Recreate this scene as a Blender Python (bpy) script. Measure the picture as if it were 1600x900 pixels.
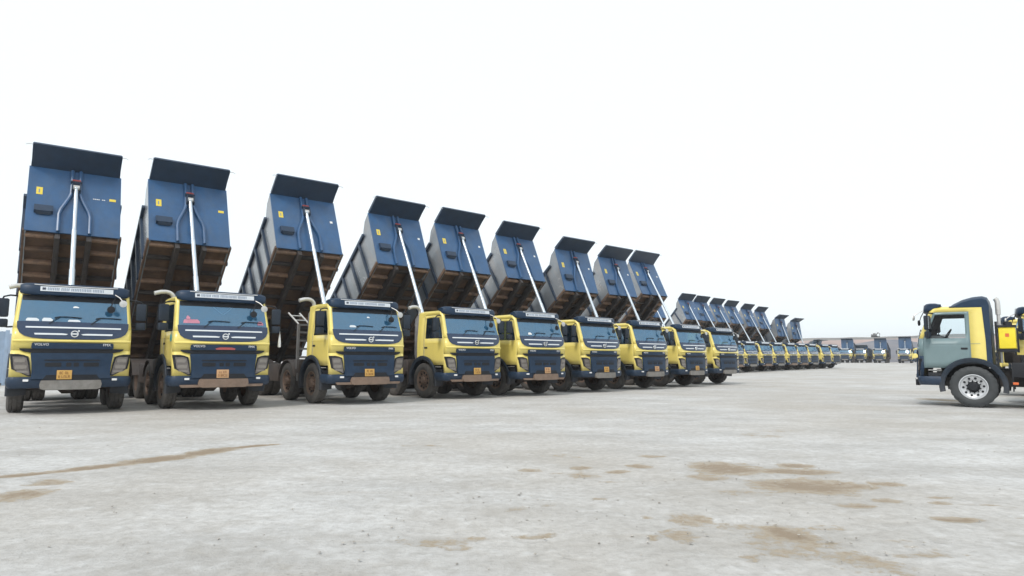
import bpy, bmesh, math, random
from mathutils import Vector, Matrix, noise
R = math.radians
random.seed(7)
scn = bpy.context.scene
for o in list(bpy.data.objects):
    bpy.data.objects.remove(o)
COL = scn.collection

# ------------------------------------------------------------------ camera
cam_d = bpy.data.cameras.new("camera")
cam = bpy.data.objects.new("camera", cam_d)
COL.objects.link(cam)
cam_d.sensor_width = 36.0
cam_d.lens = 1031.87 / 1600 * 36.0
cam_d.clip_start = 0.05
cam_d.clip_end = 6000
cam.matrix_world = (Matrix.Translation((0, 0, 1.367)) @ Matrix.Rotation(R(90 + 6.088), 4, 'X')
                    @ Matrix.Rotation(R(0.26), 4, 'Z'))
scn.camera = cam

# ------------------------------------------------------------------ sky and sun
SUN_EL, SUN_AZ = 48.0, -150.0        # azimuth measured from +Y towards +X: behind the camera, to the left
world = bpy.data.worlds.new("World")
scn.world = world
world.use_nodes = True
wn, wl = world.node_tree.nodes, world.node_tree.links
wn.clear()
w_out = wn.new('ShaderNodeOutputWorld')
w_bg = wn.new('ShaderNodeBackground')
w_sky = wn.new('ShaderNodeTexSky')
w_sky.sky_type = 'NISHITA'
w_sky.sun_disc = False
w_sky.sun_elevation = R(SUN_EL)
w_sky.sun_rotation = R(SUN_AZ)
w_sky.air_density = 1.0
w_sky.dust_density = 4.0
w_sky.ozone_density = 1.0
w_mix = wn.new('ShaderNodeMixRGB')         # a bright veil of thin overcast over the clear sky
w_mix.inputs[0].default_value = 0.80
w_mix.inputs[2].default_value = (9.8, 10.6, 10.95, 1)
wl.new(w_sky.outputs[0], w_mix.inputs[1])
wl.new(w_mix.outputs[0], w_bg.inputs[0])
w_bg.inputs[1].default_value = 0.10
wl.new(w_bg.outputs[0], w_out.inputs[0])

sun_d = bpy.data.lights.new("sun", 'SUN')
sun_d.energy = 1.5
sun_d.angle = R(14)
sun_d.color = (1.0, 0.955, 0.89)
sun = bpy.data.objects.new("sun", sun_d)
COL.objects.link(sun)
sd = Vector((math.sin(R(SUN_AZ)) * math.cos(R(SUN_EL)), math.cos(R(SUN_AZ)) * math.cos(R(SUN_EL)), math.sin(R(SUN_EL))))
sun.rotation_euler = (-sd).to_track_quat('-Z', 'Y').to_euler()
sun.location = (-20, -20, 40)

scn.view_settings.view_transform = 'Standard'
scn.view_settings.look = 'None'
scn.view_settings.gamma = 1.0
scn.view_settings.exposure = 0.30
scn.view_settings.use_curve_mapping = False

# ------------------------------------------------------------------ materials
def mat_base(name):
    m = bpy.data.materials.new(name)
    m.use_nodes = True
    nt = m.node_tree
    return m, nt.nodes, nt.links, nt.nodes['Principled BSDF']

def surf(name, col, rough=0.5, metal=0.0, var=0.15, scale=6.0, dust=0.0, dustcol=(0.42, 0.36, 0.29),
         zdust=0.0, ztop=1.6, coat=0.0, spec=0.5, bump=0.0, bscale=40.0, grime=None, gamount=0.0, gscale=(1.5, 1.5, 1.5), drough=0.85):
    """paint or raw surface: noise variation, dust film that thickens towards the wheels, per-object drift"""
    m, n, l, b = mat_base(name)
    tc = n.new('ShaderNodeTexCoord')
    oi = n.new('ShaderNodeObjectInfo')
    add = n.new('ShaderNodeVectorMath'); add.operation = 'ADD'
    mul = n.new('ShaderNodeVectorMath'); mul.operation = 'SCALE'
    mul.inputs[0].default_value = (37.0, 17.0, 23.0)
    l.new(oi.outputs['Random'], mul.inputs['Scale'])
    l.new(tc.outputs['Object'], add.inputs[0]); l.new(mul.outputs[0], add.inputs[1])
    no = n.new('ShaderNodeTexNoise'); no.inputs['Scale'].default_value = scale
    no.inputs['Detail'].default_value = 6; no.inputs['Roughness'].default_value = 0.65
    l.new(add.outputs[0], no.inputs['Vector'])
    mr = n.new('ShaderNodeMapRange'); mr.inputs[1].default_value = 0.3; mr.inputs[2].default_value = 0.7
    mr.inputs[3].default_value = 1 - var; mr.inputs[4].default_value = 1 + var
    l.new(no.outputs[0], mr.inputs[0])
    vm = n.new('ShaderNodeVectorMath'); vm.operation = 'SCALE'
    vm.inputs[0].default_value = col
    l.new(mr.outputs[0], vm.inputs['Scale'])
    cur = vm.outputs[0]
    if grime:
        mp = n.new('ShaderNodeMapping'); mp.inputs['Scale'].default_value = gscale
        l.new(add.outputs[0], mp.inputs[0])
        n3 = n.new('ShaderNodeTexNoise'); n3.inputs['Scale'].default_value = 1.0
        n3.inputs['Detail'].default_value = 7; n3.inputs['Roughness'].default_value = 0.7
        l.new(mp.outputs[0], n3.inputs['Vector'])
        r3 = n.new('ShaderNodeMapRange'); r3.inputs[1].default_value = 0.45; r3.inputs[2].default_value = 0.7
        r3.inputs[4].default_value = gamount
        l.new(n3.outputs[0], r3.inputs[0])
        g = n.new('ShaderNodeMixRGB'); g.inputs[2].default_value = (*grime, 1)
        l.new(r3.outputs[0], g.inputs[0]); l.new(cur, g.inputs[1]); cur = g.outputs[0]
    if dust > 0 or zdust > 0:
        n2 = n.new('ShaderNodeTexNoise'); n2.inputs['Scale'].default_value = scale * 0.35
        n2.inputs['Detail'].default_value = 8; n2.inputs['Roughness'].default_value = 0.7
        l.new(add.outputs[0], n2.inputs['Vector'])
        r2 = n.new('ShaderNodeMapRange'); r2.inputs[1].default_value = 0.35; r2.inputs[2].default_value = 0.75
        r2.inputs[3].default_value = dust * 0.4; r2.inputs[4].default_value = dust
        l.new(n2.outputs[0], r2.inputs[0])
        fac = r2.outputs[0]
        if zdust > 0:
            geo = n.new('ShaderNodeNewGeometry'); sp = n.new('ShaderNodeSeparateXYZ')
            l.new(geo.outputs['Position'], sp.inputs[0])
            rz = n.new('ShaderNodeMapRange'); rz.inputs[1].default_value = ztop; rz.inputs[2].default_value = 0.4
            rz.inputs[3].default_value = 0; rz.inputs[4].default_value = zdust
            l.new(sp.outputs['Z'], rz.inputs[0])
            mm = n.new('ShaderNodeMath'); mm.operation = 'MULTIPLY'
            r4 = n.new('ShaderNodeMapRange'); r4.inputs[1].default_value = 0.3; r4.inputs[2].default_value = 0.7
            r4.inputs[3].default_value = 0.45; r4.inputs[4].default_value = 1.1
            l.new(n2.outputs[0], r4.inputs[0])
            l.new(rz.outputs[0], mm.inputs[0]); l.new(r4.outputs[0], mm.inputs[1])
            mx = n.new('ShaderNodeMath'); mx.operation = 'ADD'; mx.use_clamp = True
            l.new(fac, mx.inputs[0]); l.new(mm.outputs[0], mx.inputs[1]); fac = mx.outputs[0]
        dm = n.new('ShaderNodeMixRGB'); dm.inputs[2].default_value = (*dustcol, 1)
        l.new(fac, dm.inputs[0]); l.new(cur, dm.inputs[1]); cur = dm.outputs[0]
        rr = n.new('ShaderNodeMapRange'); rr.inputs[3].default_value = rough; rr.inputs[4].default_value = drough
        l.new(fac, rr.inputs[0]); l.new(rr.outputs[0], b.inputs['Roughness'])
    else:
        b.inputs['Roughness'].default_value = rough
    l.new(cur, b.inputs['Base Color'])
    b.inputs['Metallic'].default_value = metal
    b.inputs['Specular IOR Level'].default_value = spec
    b.inputs['Coat Weight'].default_value = coat
    b.inputs['Coat Roughness'].default_value = 0.12
    if bump > 0:
        nb = n.new('ShaderNodeTexNoise'); nb.inputs['Scale'].default_value = bscale; nb.inputs['Detail'].default_value = 4
        l.new(tc.outputs['Object'], nb.inputs['Vector'])
        bp = n.new('ShaderNodeBump'); bp.inputs['Strength'].default_value = bump; bp.inputs['Distance'].default_value = 0.02
        l.new(nb.outputs[0], bp.inputs['Height']); l.new(bp.outputs[0], b.inputs['Normal'])
    return m

M = {}
M['yellow'] = surf('yellow_paint', (0.80, 0.655, 0.155), 0.30, var=0.05, scale=3, dust=0.14, zdust=0.30, ztop=1.5, coat=0.5, dustcol=(0.55, 0.47, 0.33))
M['teal'] = surf('primer_teal', (0.135, 0.215, 0.235), 0.38, var=0.06, scale=3, dust=0.10, coat=0.3)
M['navy'] = surf('dark_blue_grey_plastic', (0.009, 0.029, 0.064), 0.42, var=0.18, scale=5, spec=0.28, dust=0.035, zdust=0.16, ztop=1.0, dustcol=(0.22, 0.2, 0.18))
M['archblack'] = surf('matt_dark_plastic', (0.010, 0.022, 0.040), 0.6, var=0.2, dust=0.10, zdust=0.2, ztop=1.0, spec=0.3, dustcol=(0.2, 0.17, 0.14))
M['mask'] = surf('gloss_dark_blue', (0.005, 0.025, 0.072), 0.13, var=0.08, dust=0.03, coat=0.4)
M['black'] = surf('black_plastic', (0.008, 0.011, 0.017), 0.55, var=0.2, dust=0.03, spec=0.3)
M['body'] = surf('tipper_paint', (0.018, 0.084, 0.208), 0.33, var=0.16, scale=2.2, dust=0.06, spec=0.6, dustcol=(0.24, 0.28, 0.32), grime=(0.10, 0.12, 0.14), gamount=0.25, gscale=(3.0, 3.0, 0.7))
M['bodyside'] = surf('tipper_side_sheen', (0.10, 0.135, 0.175), 0.22, var=0.2, scale=1.6, dust=0.55, spec=0.9, coat=0.4, drough=0.35, dustcol=(0.46, 0.46, 0.46), grime=(0.22, 0.15, 0.10), gamount=0.5, gscale=(2.0, 2.0, 0.6))  # dust, plus the sky's grazing sheen painted into a paler colour
M['bodydark'] = surf('tipper_dark_paint', (0.013, 0.033, 0.070), 0.42, var=0.2, scale=3, dust=0.06, dustcol=(0.2, 0.2, 0.2))
M['under'] = surf('mud_caked_steel', (0.115, 0.070, 0.045), 0.8, var=0.4, scale=3.0, dust=0.35, dustcol=(0.22, 0.135, 0.09), grime=(0.028, 0.030, 0.038), gamount=0.9, gscale=(1.1, 2.2, 1.1))
M['undermud'] = surf('mud_on_members', (0.24, 0.145, 0.095), 0.85, var=0.35, scale=4.0, dust=0.4, dustcol=(0.34, 0.23, 0.165), grime=(0.05, 0.045, 0.045), gamount=0.9, gscale=(2.2, 1.5, 1.1))
M['underbeam'] = surf('oily_steel_beam', (0.030, 0.030, 0.034), 0.6, var=0.3, scale=4, dust=0.25, dustcol=(0.13, 0.09, 0.06))
M['stackgrey'] = surf('dusty_grey_steel', (0.15, 0.15, 0.16), 0.55, var=0.25, scale=5, dust=0.35, dustcol=(0.24, 0.22, 0.2))
M['chassis'] = surf('dark_chassis_steel', (0.026, 0.027, 0.031), 0.6, var=0.3, scale=5, dust=0.30, zdust=0.3, ztop=1.4, dustcol=(0.19, 0.14, 0.11))
M['tyre'] = surf('rubber', (0.021, 0.022, 0.025), 0.75, var=0.2, scale=7, dust=0.36, dustcol=(0.20, 0.18, 0.16), zdust=0.18, ztop=0.5, bump=0.4, bscale=60)
M['cleantyre'] = surf('clean_rubber', (0.022, 0.028, 0.033), 0.6, var=0.15, scale=7, dust=0.14, dustcol=(0.2, 0.19, 0.18), bump=0.3, bscale=60)
M['rim'] = surf('dusty_rim', (0.10, 0.07, 0.055), 0.6, var=0.3, scale=7, dust=0.5, dustcol=(0.24, 0.155, 0.11))
M['silver'] = surf('silver_rim', (0.56, 0.58, 0.61), 0.38, metal=0.3, var=0.05, dust=0.08)
M['chrome'] = surf('bright_metal', (0.78, 0.80, 0.82), 0.16, metal=0.6, var=0.03)
M['ram'] = surf('hydraulic_ram', (0.60, 0.67, 0.74), 0.22, metal=0.40, var=0.06, scale=2)
M['pipe'] = surf('weathered_aluminium', (0.60, 0.60, 0.59), 0.40, metal=0.4, var=0.12, dust=0.15)
M['white'] = surf('white_print', (0.80, 0.80, 0.79), 0.5, var=0.04, dust=0.06)
M['sign'] = surf('white_sign', (0.66, 0.70, 0.74), 0.5, var=0.05, dust=0.10, dustcol=(0.5, 0.47, 0.42))
M['ink'] = surf('sign_ink', (0.20, 0.26, 0.36), 0.6, var=0.1)
M['darkink'] = surf('dark_ink', (0.06, 0.07, 0.10), 0.6, var=0.1)
M['plate'] = surf('amber_plate', (0.60, 0.33, 0.05), 0.45, var=0.08, scale=12, dust=0.22)
M['platep'] = surf('peach_plate', (0.58, 0.32, 0.14), 0.45, var=0.08, scale=12, dust=0.3)
M['plateink'] = surf('plate_ink', (0.22, 0.09, 0.02), 0.6, var=0.1)
M['sticker'] = surf('yellow_sticker', (0.78, 0.60, 0.06), 0.5, var=0.05, dust=0.1)
M['skid'] = surf('bare_steel_skid', (0.22, 0.215, 0.205), 0.5, metal=0.2, var=0.25, dust=0.35, dustcol=(0.24, 0.19, 0.14))
M['skidmud'] = surf('muddy_skid', (0.20, 0.15, 0.12), 0.7, var=0.3, dust=0.6, dustcol=(0.24, 0.15, 0.095))
M['red'] = surf('red_band', (0.42, 0.05, 0.05), 0.5, var=0.1, dust=0.2)
M['pink'] = surf('pink_sticker', (0.50, 0.20, 0.27), 0.5, var=0.15)
M['cyan'] = surf('cyan_sticker', (0.05, 0.40, 0.46), 0.5, var=0.1)
M['orange'] = surf('orange_reflector', (0.65, 0.14, 0.04), 0.3, var=0.1)
M['seat'] = surf('dark_fabric', (0.045, 0.05, 0.06), 0.85, var=0.2)
M['dash'] = surf('grey_dashboard', (0.07, 0.085, 0.10), 0.7, var=0.2, dust=0.2)
M['lens'] = surf('headlamp_lens', (0.11, 0.095, 0.09), 0.15, var=0.2, scale=12, dust=0.18, coat=0.6, dustcol=(0.30, 0.25, 0.21))
M['lampin'] = surf('lamp_reflector', (0.26, 0.235, 0.21), 0.25, metal=0.4, var=0.1)
M['boxyellow'] = surf('bright_yellow_box', (0.80, 0.64, 0.02), 0.4, var=0.04, dust=0.06)
M['mirror'] = surf('mirror_face', (0.75, 0.80, 0.84), 0.05, metal=0.9, var=0.02)
M['paleblue'] = surf('pale_blue_sheet', (0.30, 0.42, 0.58), 0.5, var=0.15, scale=2, dust=0.2)

def glass_mat(name='window_glass', f0=0.22, f1=0.42):
    m, n, l, b = mat_base(name)
    n.remove(b)
    out = n['Material Output']
    tr = n.new('ShaderNodeBsdfTransparent'); tr.inputs[0].default_value = (0.40, 0.56, 0.70, 1)
    gl = n.new('ShaderNodeBsdfGlossy'); gl.inputs[0].default_value = (0.60, 0.82, 1.0, 1); gl.inputs[1].default_value = 0.03
    lw = n.new('ShaderNodeLayerWeight'); lw.inputs[0].default_value = 0.42
    mr = n.new('ShaderNodeMapRange'); mr.inputs[3].default_value = 0.20; mr.inputs[4].default_value = 0.98
    l.new(lw.outputs['Fresnel'], mr.inputs[0])
    mx = n.new('ShaderNodeMixShader')
    l.new(mr.outputs[0], mx.inputs[0]); l.new(tr.outputs[0], mx.inputs[1]); l.new(gl.outputs[0], mx.inputs[2])
    df = n.new('ShaderNodeBsdfDiffuse'); df.inputs[0].default_value = (0.06, 0.22, 0.42, 1)  # sky reflection painted in as a diffuse blue layer
    tc = n.new('ShaderNodeTexCoord'); no = n.new('ShaderNodeTexNoise'); no.inputs['Scale'].default_value = 2.2
    no.inputs['Detail'].default_value = 5
    l.new(tc.outputs['Object'], no.inputs['Vector'])
    r2 = n.new('ShaderNodeMapRange'); r2.inputs[1].default_value = 0.3; r2.inputs[2].default_value = 0.75
    r2.inputs[3].default_value = f0; r2.inputs[4].default_value = f1
    l.new(no.outputs[0], r2.inputs[0])
    m2 = n.new('ShaderNodeMixShader')
    l.new(r2.outputs[0], m2.inputs[0]); l.new(mx.outputs[0], m2.inputs[1]); l.new(df.outputs[0], m2.inputs[2])
    l.new(m2.outputs[0], out.inputs[0])
    return m
M['glass'] = glass_mat()
M['sideglass'] = glass_mat('side_window_glass', 0.02, 0.07)
def clear_glass():
    m, n, l, b = mat_base('clear_window_glass')
    n.remove(b)
    out = n['Material Output']
    tr = n.new('ShaderNodeBsdfTransparent'); tr.inputs[0].default_value = (0.90, 0.95, 0.97, 1)
    gl = n.new('ShaderNodeBsdfGlossy'); gl.inputs[1].default_value = 0.03
    lw = n.new('ShaderNodeLayerWeight'); lw.inputs[0].default_value = 0.25
    mx = n.new('ShaderNodeMixShader')
    l.new(lw.outputs['Fresnel'], mx.inputs[0]); l.new(tr.outputs[0], mx.inputs[1]); l.new(gl.outputs[0], mx.inputs[2])
    l.new(mx.outputs[0], out.inputs[0])
    return m
M['clearglass'] = clear_glass()

# ------------------------------------------------------------------ mesh builder
class MB:
    def __init__(s):
        s.v, s.f = [], []
    def add(s, vs, fs):
        o = len(s.v)
        s.v += [tuple(v) for v in vs]
        s.f += [tuple(i + o for i in f) for f in fs]
        return s
    def box(s, c, d, rot=None, bev=0.0):
        hx, hy, hz = d[0] / 2, d[1] / 2, d[2] / 2
        if bev <= 0:
            vs = [(x, y, z) for z in (-hz, hz) for y in (-hy, hy) for x in (-hx, hx)]
            fs = [(0, 2, 3, 1), (4, 5, 7, 6), (0, 1, 5, 4), (2, 6, 7, 3), (0, 4, 6, 2), (1, 3, 7, 5)]
        else:
            bm = bmesh.new()
            bmesh.ops.create_cube(bm, size=1)
            for v in bm.verts:
                v.co = Vector((v.co.x * d[0], v.co.y * d[1], v.co.z * d[2]))
            bmesh.ops.bevel(bm, geom=bm.edges[:], offset=min(bev, 0.45 * min(d)), segments=2, affect='EDGES', profile=0.6)
            bm.verts.index_update()
            vs = [v.co[:] for v in bm.verts]
            fs = [[v.index for v in f.verts] for f in bm.faces]
            bm.free()
        mt = Matrix.Translation(c)
        if rot:
            mt = mt @ rot
        return s.add([mt @ Vector(v) for v in vs], fs)
    def tube(s, path, r, seg=10, caps=True):
        path = [Vector(p) for p in path]
        rs = r if isinstance(r, (list, tuple)) else [r] * len(path)
        vs, fs = [], []
        up = None
        for i, p in enumerate(path):
            t = (path[min(i + 1, len(path) - 1)] - path[max(i - 1, 0)]).normalized()
            if up is None:
                up = Vector((0, 0, 1)) if abs(t.z) < 0.9 else Vector((1, 0, 0))
            a = t.cross(up).normalized()
            b = a.cross(t).normalized()
            up = b
            for k in range(seg):
                q = 2 * math.pi * k / seg
                vs.append(p + (a * math.cos(q) + b * math.sin(q)) * rs[i])
        for i in range(len(path) - 1):
            for k in range(seg):
                k2 = (k + 1) % seg
                fs.append((i * seg + k, i * seg + k2, (i + 1) * seg + k2, (i + 1) * seg + k))
        if caps:
            fs.append(tuple(reversed(range(seg))))
            fs.append(tuple(range((len(path) - 1) * seg, len(path) * seg)))
        return s.add(vs, fs)
    def lathe(s, prof, seg=32, axis='X', c=(0, 0, 0), wob=None):
        vs, fs = [], []
        n = len(prof)
        for k in range(seg):
            q = 2 * math.pi * k / seg
            for i, (a, r) in enumerate(prof):
                rr = r - (wob(i, k) if wob else 0)
                if axis == 'X':
                    p = (c[0] + a, c[1] + rr * math.cos(q), c[2] + rr * math.sin(q))
                elif axis == 'Y':
                    p = (c[0] + rr * math.sin(q), c[1] + a, c[2] + rr * math.cos(q))
                else:
                    p = (c[0] + rr * math.cos(q), c[1] + rr * math.sin(q), c[2] + a)
                vs.append(p)
        for k in range(seg):
            k2 = (k + 1) % seg
            for i in range(n - 1):
                fs.append((k * n + i, k * n + i + 1, k2 * n + i + 1, k2 * n + i))
        return s.add(vs, fs)
    def prism(s, poly, e):
        """poly: 3D outline, e: extrusion vector"""
        n = len(poly)
        e = Vector(e)
        vs = [Vector(p) for p in poly] + [Vector(p) + e for p in poly]
        fs = [tuple(range(n)), tuple(reversed(range(n, 2 * n)))]
        for i in range(n):
            j = (i + 1) % n
            fs.append((i, i + n, j + n, j))
        return s.add(vs, fs)
    def loft(s, rings, closed=True, cap=True):
        n = len(rings[0])
        vs = [p for r in rings for p in r]
        fs = []
        for i in range(len(rings) - 1):
            for k in range(n if closed else n - 1):
                k2 = (k + 1) % n
                fs.append((i * n + k, i * n + k2, (i + 1) * n + k2, (i + 1) * n + k))
        if cap and closed:
            fs.append(tuple(reversed(range(n))))
            fs.append(tuple(range((len(rings) - 1) * n, len(rings) * n)))
        return s.add(vs, fs)
    def mesh(s, name, mat=None, angle=35, fix=True):
        me = bpy.data.meshes.new(name)
        me.from_pydata(s.v, [], s.f)
        me.update()
        if fix:
            bm = bmesh.new(); bm.from_mesh(me)
            bmesh.ops.recalc_face_normals(bm, faces=bm.faces[:])
            bm.to_mesh(me); bm.free()
        me.polygons.foreach_set('use_smooth', [True] * len(me.polygons))
        me.set_sharp_from_angle(angle=R(angle))
        if mat:
            me.materials.append(M[mat])
        return me

def link(name, me, parent=None, loc=None, rot=None, scale=None, mat=None):
    o = bpy.data.objects.new(name, me)
    COL.objects.link(o)
    if parent:
        o.parent = parent
    if loc:
        o.location = loc
    if rot:
        o.rotation_euler = rot
    if scale:
        o.scale = scale
    if mat:
        if me.materials and me.materials[0] != M[mat]:
            o.material_slots[0].link = 'OBJECT'
            o.material_slots[0].material = M[mat]
    return o

def tag(o, label=None, cat=None, group=None, kind=None):
    if label: o['label'] = label
    if cat: o['category'] = cat
    if group: o['group'] = group
    if kind: o['kind'] = kind
    return o

def lerp_tab(tab, z):
    if z <= tab[0][0]: return tab[0][1]
    for (a, va), (b, vb) in zip(tab, tab[1:]):
        if z <= b:
            t = (z - a) / (b - a)
            return va + (vb - va) * t
    return tab[-1][1]

# ------------------------------------------------------------------ truck geometry (x: right, y: to the rear, z: up; front at y = 0)
XF = [(0.85, -0.02), (1.5, -0.02), (1.8, -0.02), (2.02, 0.0), (2.18, 0.05), (2.82, 0.29), (2.92, 0.36)]
HW = [(0.85, 1.215), (1.95, 1.215), (2.9, 1.15)]
RC = 0.085
SAG = 0.10
REAR = 1.86
AX1 = 1.40
WR = 0.60
def front_y(x, z):
    w = lerp_tab(HW, z)
    y = lerp_tab(XF, z) + SAG * min(1.0, abs(x) / w) ** 2.2
    d = abs(x) - (w - RC)
    if d > 0:
        d = min(d, RC)
        y += RC - math.sqrt(max(0, RC * RC - d * d))
    return y
def side_y0(z):
    return lerp_tab(XF, z) + SAG + RC

ARCH = 0.80
def zbot(y):
    d = y - AX1
    base = 0.88 if y < 0.185 else (1.14 if y < 1.0 else 1.05)
    if abs(d) < ARCH:
        base = max(base, 0.60 + math.sqrt(ARCH * ARCH - d * d))
    return base

ROWS = ['b', 'm', 1.5, 1.78, 2.03, 2.18, 2.4, 2.62, 2.74, 2.82, 2.92]
FRONTC = [0, 0.22, 0.45, 0.68, 0.88, 1.0]       # fractions of (w - RC)
SIDEC = [0.0, 0.05, 0.12, 0.35, 0.60, 0.80, 0.90, 1.0]
def cab_column_points(s):
    """grid[row][col] for side s, with column kinds"""
    grid = []
    for r in ROWS:
        line = []
        def zz(yy):
            if r == 'b': return zbot(yy)
            if r == 'm':
                return (zbot(yy) + 1.5) / 2
            return r
        zref = r if not isinstance(r, str) else 1.2
        w = lerp_tab(HW, zref)
        for fr in FRONTC:
            x = fr * (w - RC)
            y = front_y(x, zref)
            line.append((s * x, y, zz(y)))
        for k in range(1, 4):
            a = k / 3 * math.pi / 2
            x = (w - RC) + RC * math.sin(a)
            y = lerp_tab(XF, zref) + SAG * ((w - RC * (1 - math.sin(a))) / w) ** 2.2 + RC * (1 - math.cos(a))
            line.append((s * x, y, zz(y)))
        y0 = line[-1][1]
        ydoor = 1.40
        for q in (0.03, 0.10):
            line.append((s * w, y0 + q, zz(y0 + q)))
        ya = y0 + 0.10
        for q in (0.25, 0.5, 0.75):
            yy = ya + (ydoor - 0.11 - ya) * q
            line.append((s * w, yy, zz(yy)))
        for yy in (ydoor - 0.11, ydoor, 1.62, REAR - 0.08):
            line.append((s * w, yy, zz(yy)))
        line.append((s * (w - 0.08), REAR, zz(REAR - 0.05)))
        for q in (0.6, 0.3, 0.0):
            line.append((s * w * q, REAR, zz(REAR - 0.05)))
        grid.append(line)
    return grid
NF = len(FRONTC)               # front columns 0..5, corner 6,7,8
C_DOOR0 = NF + 3               # y0+0.03
C_WIN0 = NF + 4                # y0+0.10
C_WIN1 = NF + 8                # door rear edge - 0.11
C_DOOR1 = NF + 9

def build_cab():
    parts = {'shell': MB(), 'nose': MB(), 'chin': MB(), 'doorL': MB(), 'doorR': MB(), 'winL': MB(), 'winR': MB(), 'screen': MB()}
    iw0, iw1 = ROWS.index(2.03), ROWS.index(2.74)
    is0, is1 = ROWS.index(2.18), ROWS.index(2.82)
    for s in (-1, 1):
        g = cab_column_points(s)
        nr, nc = len(g), len(g[0])
        side = 'L' if s < 0 else 'R'
        for i in range(nr - 1):
            for j in range(nc - 1):
                q = [g[i][j], g[i][j + 1], g[i + 1][j + 1], g[i + 1][j]]
                if s < 0: q.reverse()
                if j < NF - 1 and is0 <= i < is1:
                    parts['screen'].add(q, [(0, 1, 2, 3)])
                elif C_WIN0 <= j < C_WIN1 and iw0 <= i < iw1:
                    parts['win' + side].add(q, [(0, 1, 2, 3)])
                elif C_DOOR0 <= j < C_DOOR1 and i < iw1 + 1:
                    parts['door' + side].add(q, [(0, 1, 2, 3)])
                elif j < C_DOOR0 and i < 2:
                    parts['chin'].add(q, [(0, 1, 2, 3)])
                elif j < C_DOOR0 and i < iw0:
                    parts['nose'].add(q, [(0, 1, 2, 3)])
                else:
                    parts['shell'].add(q, [(0, 1, 2, 3)])
        # roof
        top = g[-1]
        prev = top
        for ins, z in ((0.05, 2.965), (0.14, 2.995), (0.40, 3.015), (0.7, 3.02)):
            cy = 1.05
            cur = []
            for (x, y, zz) in top:
                k = 1 - ins
                sc = 1 - ins / 1.0 if ins > 0.3 else None
                if sc is not None:
                    cur.append((x * k, cy + (y - cy) * k, z))
                else:
                    cur.append((x * (1 - ins / 1.1), cy + (y - cy) * (1 - ins / 0.85), z))
            for j in range(nc - 1):
                q = [prev[j], prev[j + 1], cur[j + 1], cur[j]]
                if s < 0: q.reverse()
                parts['shell'].add(q, [(0, 1, 2, 3)])
            prev = cur
        fan = prev + [(0, 1.05, 3.022)]
        parts['shell'].add(fan, [tuple([j, j + 1, nc]) for j in range(nc - 1)])
    return parts

def merge(me, d=0.0005):
    bm = bmesh.new(); bm.from_mesh(me)
    bmesh.ops.remove_doubles(bm, verts=bm.verts[:], dist=d)
    bmesh.ops.recalc_face_normals(bm, faces=bm.faces[:])
    bm.to_mesh(me); bm.free()
    me.polygons.foreach_set('use_smooth', [True] * len(me.polygons))
    me.set_sharp_from_angle(angle=R(40))
    return me

def panel(rows, off=0.012, thick=0.03, ncol=10, mb=None):
    """panel on the cab front: rows of (z, xl, xr), standing off the front surface"""
    mb = mb or MB()
    fr, bk = [], []
    for row in rows:
        z, xl, xr = row[:3]
        of = row[3] if len(row) > 3 else off
        a, b = [], []
        for k in range(ncol + 1):
            x = xl + (xr - xl) * k / ncol
            y = front_y(x, z)
            a.append((x, y - of, z)); b.append((x, y - off + thick, z))
        fr.append(a); bk.append(b)
    n = ncol + 1
    m = len(rows)
    vs = [p for r in fr for p in r] + [p for r in bk for p in r]
    o = n * m
    fs = []
    for i in range(m - 1):
        for k in range(ncol):
            a = i * n + k
            fs.append((a, a + 1, a + n + 1, a + n))
            fs.append((o + a, o + a + n, o + a + n + 1, o + a + 1))
        a, b = i * n, (i + 1) * n
        fs.append((a, b, o + b, o + a))
        a, b = i * n + ncol, (i + 1) * n + ncol
        fs.append((a, o + a, o + b, b))
    for k in range(ncol):
        fs.append((k, o + k, o + k + 1, k + 1))
        a = (m - 1) * n + k
        fs.append((a, a + 1, o + a + 1, o + a))
    return mb.add(vs, fs)

def sym(rows):
    return [(r[0], -r[1], r[1]) + tuple(r[2:]) for r in rows]

MESH = {}
def reg(key, me):
    MESH[key] = me
    return me

cabp = build_cab()
for k, mt in (('shell', 'yellow'), ('nose', 'yellow'), ('chin', 'yellow'), ('doorL', 'yellow'), ('doorR', 'yellow'), ('winL', 'sideglass'), ('winR', 'sideglass'), ('screen', 'glass')):
    me_ = reg('cab_' + k, merge(cabp[k].mesh('cab_' + k, mt, fix=False)))
    if mt == 'yellow': me_.materials.append(M['dash'])

# front panels
reg('mask', panel(sym([(1.772, 0.40), (1.780, 0.62), (1.80, 0.82), (1.845, 0.98), (1.92, 1.075), (2.03, 1.125), (2.19, 1.135)]), 0.014, 0.035, 24).mesh('mask', 'mask'))
def thinbar(z0, z1, xl, xr, off, tip=None):
    return panel([(z0, xl, xr), ((z0 + z1) / 2, xl, xr), (z1, xl, xr)], off, 0.02, 16)
reg('stripe_top', thinbar(2.035, 2.07, -0.965, 0.965, 0.026).mesh('stripe_top', 'chrome'))
reg('stripe_l', panel([(1.875, -0.78, -0.17), (1.90, -0.79, -0.13), (1.915, -0.79, -0.25)], 0.026, 0.02, 10).mesh('stripe_l', 'chrome'))
reg('stripe_r', panel([(1.875, 0.17, 0.78), (1.90, 0.13, 0.79), (1.915, 0.25, 0.79)], 0.026, 0.02, 10).mesh('stripe_r', 'chrome'))
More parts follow.
